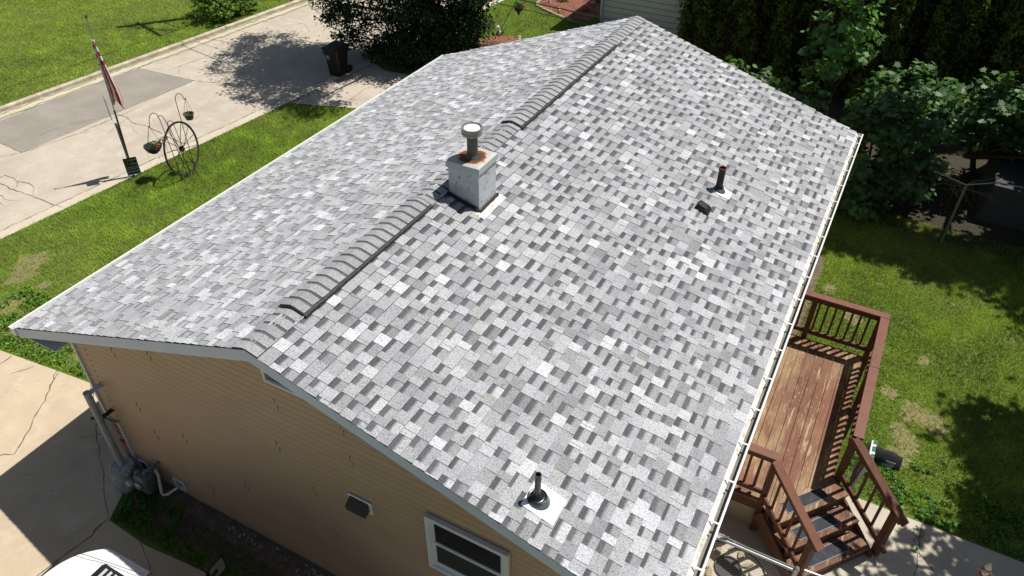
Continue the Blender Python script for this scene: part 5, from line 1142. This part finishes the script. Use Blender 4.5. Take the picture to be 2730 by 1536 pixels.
# drain and stones by the fence
dc=Vector((4.86,3.02,0)); t=thing('sump_basin','black round basin ringed with stones behind the fence mesh','drain',tuple(dc))
m=MB(); m.lathe(dc+Vector((0,0,.016)),[(.19,0),(.19,.03),(.17,.03),(.16,.004),(0,.004)],28); m.build('basin',M['black'],t)
for k in range(11):
    a=k*2*PI/11+random.uniform(-.1,.1); r_=random.uniform(.27,.36); m=MB(); m.obox(dc+Vector((math.cos(a)*r_,math.sin(a)*r_,.035)),(random.uniform(-1,1),1,0),(1,random.uniform(-1,1),0),(0,0,1),random.uniform(.05,.08),random.uniform(.04,.06),.02); m.build('stone',M['stone'] if k%3 else M['rock'],t,bevel=.014)
m=MB(); m.tube([dc+Vector((math.cos(a)*.52,math.sin(a)*.40,.03)) for a in [2*PI*k/40 for k in range(33)]],.008,6); o=m.build('garden_hose',M['black'],None,smooth=True); tag(o,'thin black hose looping on the path around the basin','hose')
m=MB(); c=gz(2075,1495); m.obox(c+Vector((0,0,.09)),(1,.3,0),(-.3,1,0),(0,0,1),.12,.11,.085); o=m.build('concrete_block',mat('grey brown rock',(.20,.18,.17),.95,bump=(30,.6,.01)),None,bevel=.04); tag(o,'rough grey block on the path beside the lowest stair','rock')
# folded lawn chair and black rug behind the stair post
lc=thing('folded_lawn_chair','folded lawn chair with green and white webbing leaning behind the stair post','chair',(6.08,5.0,0))
def lw(u,v): return Vector((6.06+.10*v,4.80+.50*u,.10+1.05*v))
m=MB(); m.tube([lw(0,0),lw(0,.93),lw(.1,1),lw(.9,1),lw(1,.93),lw(1,0)],.013,8); m.tube([lw(0,.15)+Vector((.12,0,0)),lw(0,.8)+Vector((.09,0,0)),lw(1,.8)+Vector((.09,0,0)),lw(1,.15)+Vector((.12,0,0))],.012,8); m.build('tube_frame',M['white_metal'],lc,smooth=True)
GRW=mat('green webbing',(.03,.22,.11),.7)
for k in range(6):
    u=.06+.155*k; m=MB(); m.hexa([lw(u,.25)+Vector((0,0,0)),lw(u+.11,.25),lw(u+.11,.25)+Vector((.01,0,0)),lw(u,.25)+Vector((.01,0,0)),lw(u,1.0),lw(u+.11,1.0),lw(u+.11,1.0)+Vector((.06,0,.012)),lw(u,1.0)+Vector((.06,0,.012))]); m.build('web_strap',GRW if k%2 else M['trim_white'],lc)
m=MB(); a=gz(2318,1183,.32); b=gz(2408,1222,.24)
d=(b-a).normalized(); sd=d.cross(Vector((0,0,1)))
rows=[]
for i in range(13):
    t_=i/12; c=a.lerp(b,t_); row=[]
    for k,(o_,h_) in enumerate(((-.16,-.22),(-.12,-.12),(-.06,-.03),(-.01,0),(.04,-.02),(.08,-.09),(.11,-.15),(.12,-.20))): row.append(c+sd*(o_*(1+.12*math.sin(t_*9+k)))+Vector((0,0,h_+.012*math.sin(t_*14+k*2))))
    rows.append(row)
m.grid(rows); o=m.build('black_rug',M['mat_black'],None,smooth=True); so2=o.modifiers.new('t','SOLIDIFY'); so2.thickness=.018; tag(o,'stiff black rug draped in a ridge on the grass by the stairs','rug')
m=MB(); m.face([gz(*p,z_) for p,z_ in (((2328,1214),.16),((2388,1236),.16),((2374,1254),.03),((2338,1232),.03))]); o=m.build('grey_board',M['grey_sheet'],None); so3=o.modifiers.new('t','SOLIDIFY'); so3.thickness=.01; tag(o,'pale grey board leaning under the black rug','board')
# figurine on a post at the bottom right corner
gp=Vector((7.90,4.28,0)); t=thing('garden_post','thin grey post with a white bracket at the lower right picture edge','post',(7.90,4.28,0))
m=MB(); m.box(7.90-.035,7.90+.035,4.28-.03,4.28+.03,0,.42); m.build('post',M['grey_sheet'],t,bevel=.003)
m=MB(); m.box(7.80,7.82,4.22,4.24,0,.30); m.box(7.80,7.88,4.22,4.24,.28,.30); m.box(7.93,8.05,4.16,4.18,.18,.20); m.build('bracket',M['white_metal'],t)
t=thing('garden_figurine','small red and white bearded garden gnome on top of the post','figurine',(7.90,4.28,.42)); z0=.42
REDP=mat('glossy red paint',(.45,.02,.05),.35); CRM=mat('cream painted beard',(.85,.80,.62),.5)
m=MB(); m.lathe((7.90,4.28,z0),[(0,0),(.05,.0),(.062,.04),(.055,.09),(.03,.125),(.0,.13)],16); m.build('coat',REDP,t,smooth=True)
m=MB(); m.lathe((7.895,4.255,z0+.075),[(0,-.03),(.035,-.02),(.048,.02),(.03,.05),(0,.06)],14); m.build('beard',CRM,t,smooth=True)
m=MB(); m.lathe((7.90,4.28,z0+.12),[(0,0),(.036,.01),(.040,.035),(.03,.05)],14); m.build('face',M['skin'],t,smooth=True)
m=MB(); m.lathe((7.90,4.28,z0+.15),[(.046,0),(.046,.02),(.034,.05),(.016,.095),(.012,.12),(0,.125)],14); m.build('hat',CRM,t,smooth=True)
m=MB(); m.lathe((7.90,4.28,z0+.148),[(.048,0),(.050,.012),(.046,.02)],14); m.build('hat_band',REDP,t,smooth=True)
for sx in (-1,1):
    m=MB(); m.tube([(7.90+sx*.045,4.28,z0+.10),(7.90+sx*.08,4.27,z0+.085),(7.90+sx*.095,4.26,z0+.10)],[.018,.014,.011],8); m.build('arm',M['skin'],t,smooth=True)
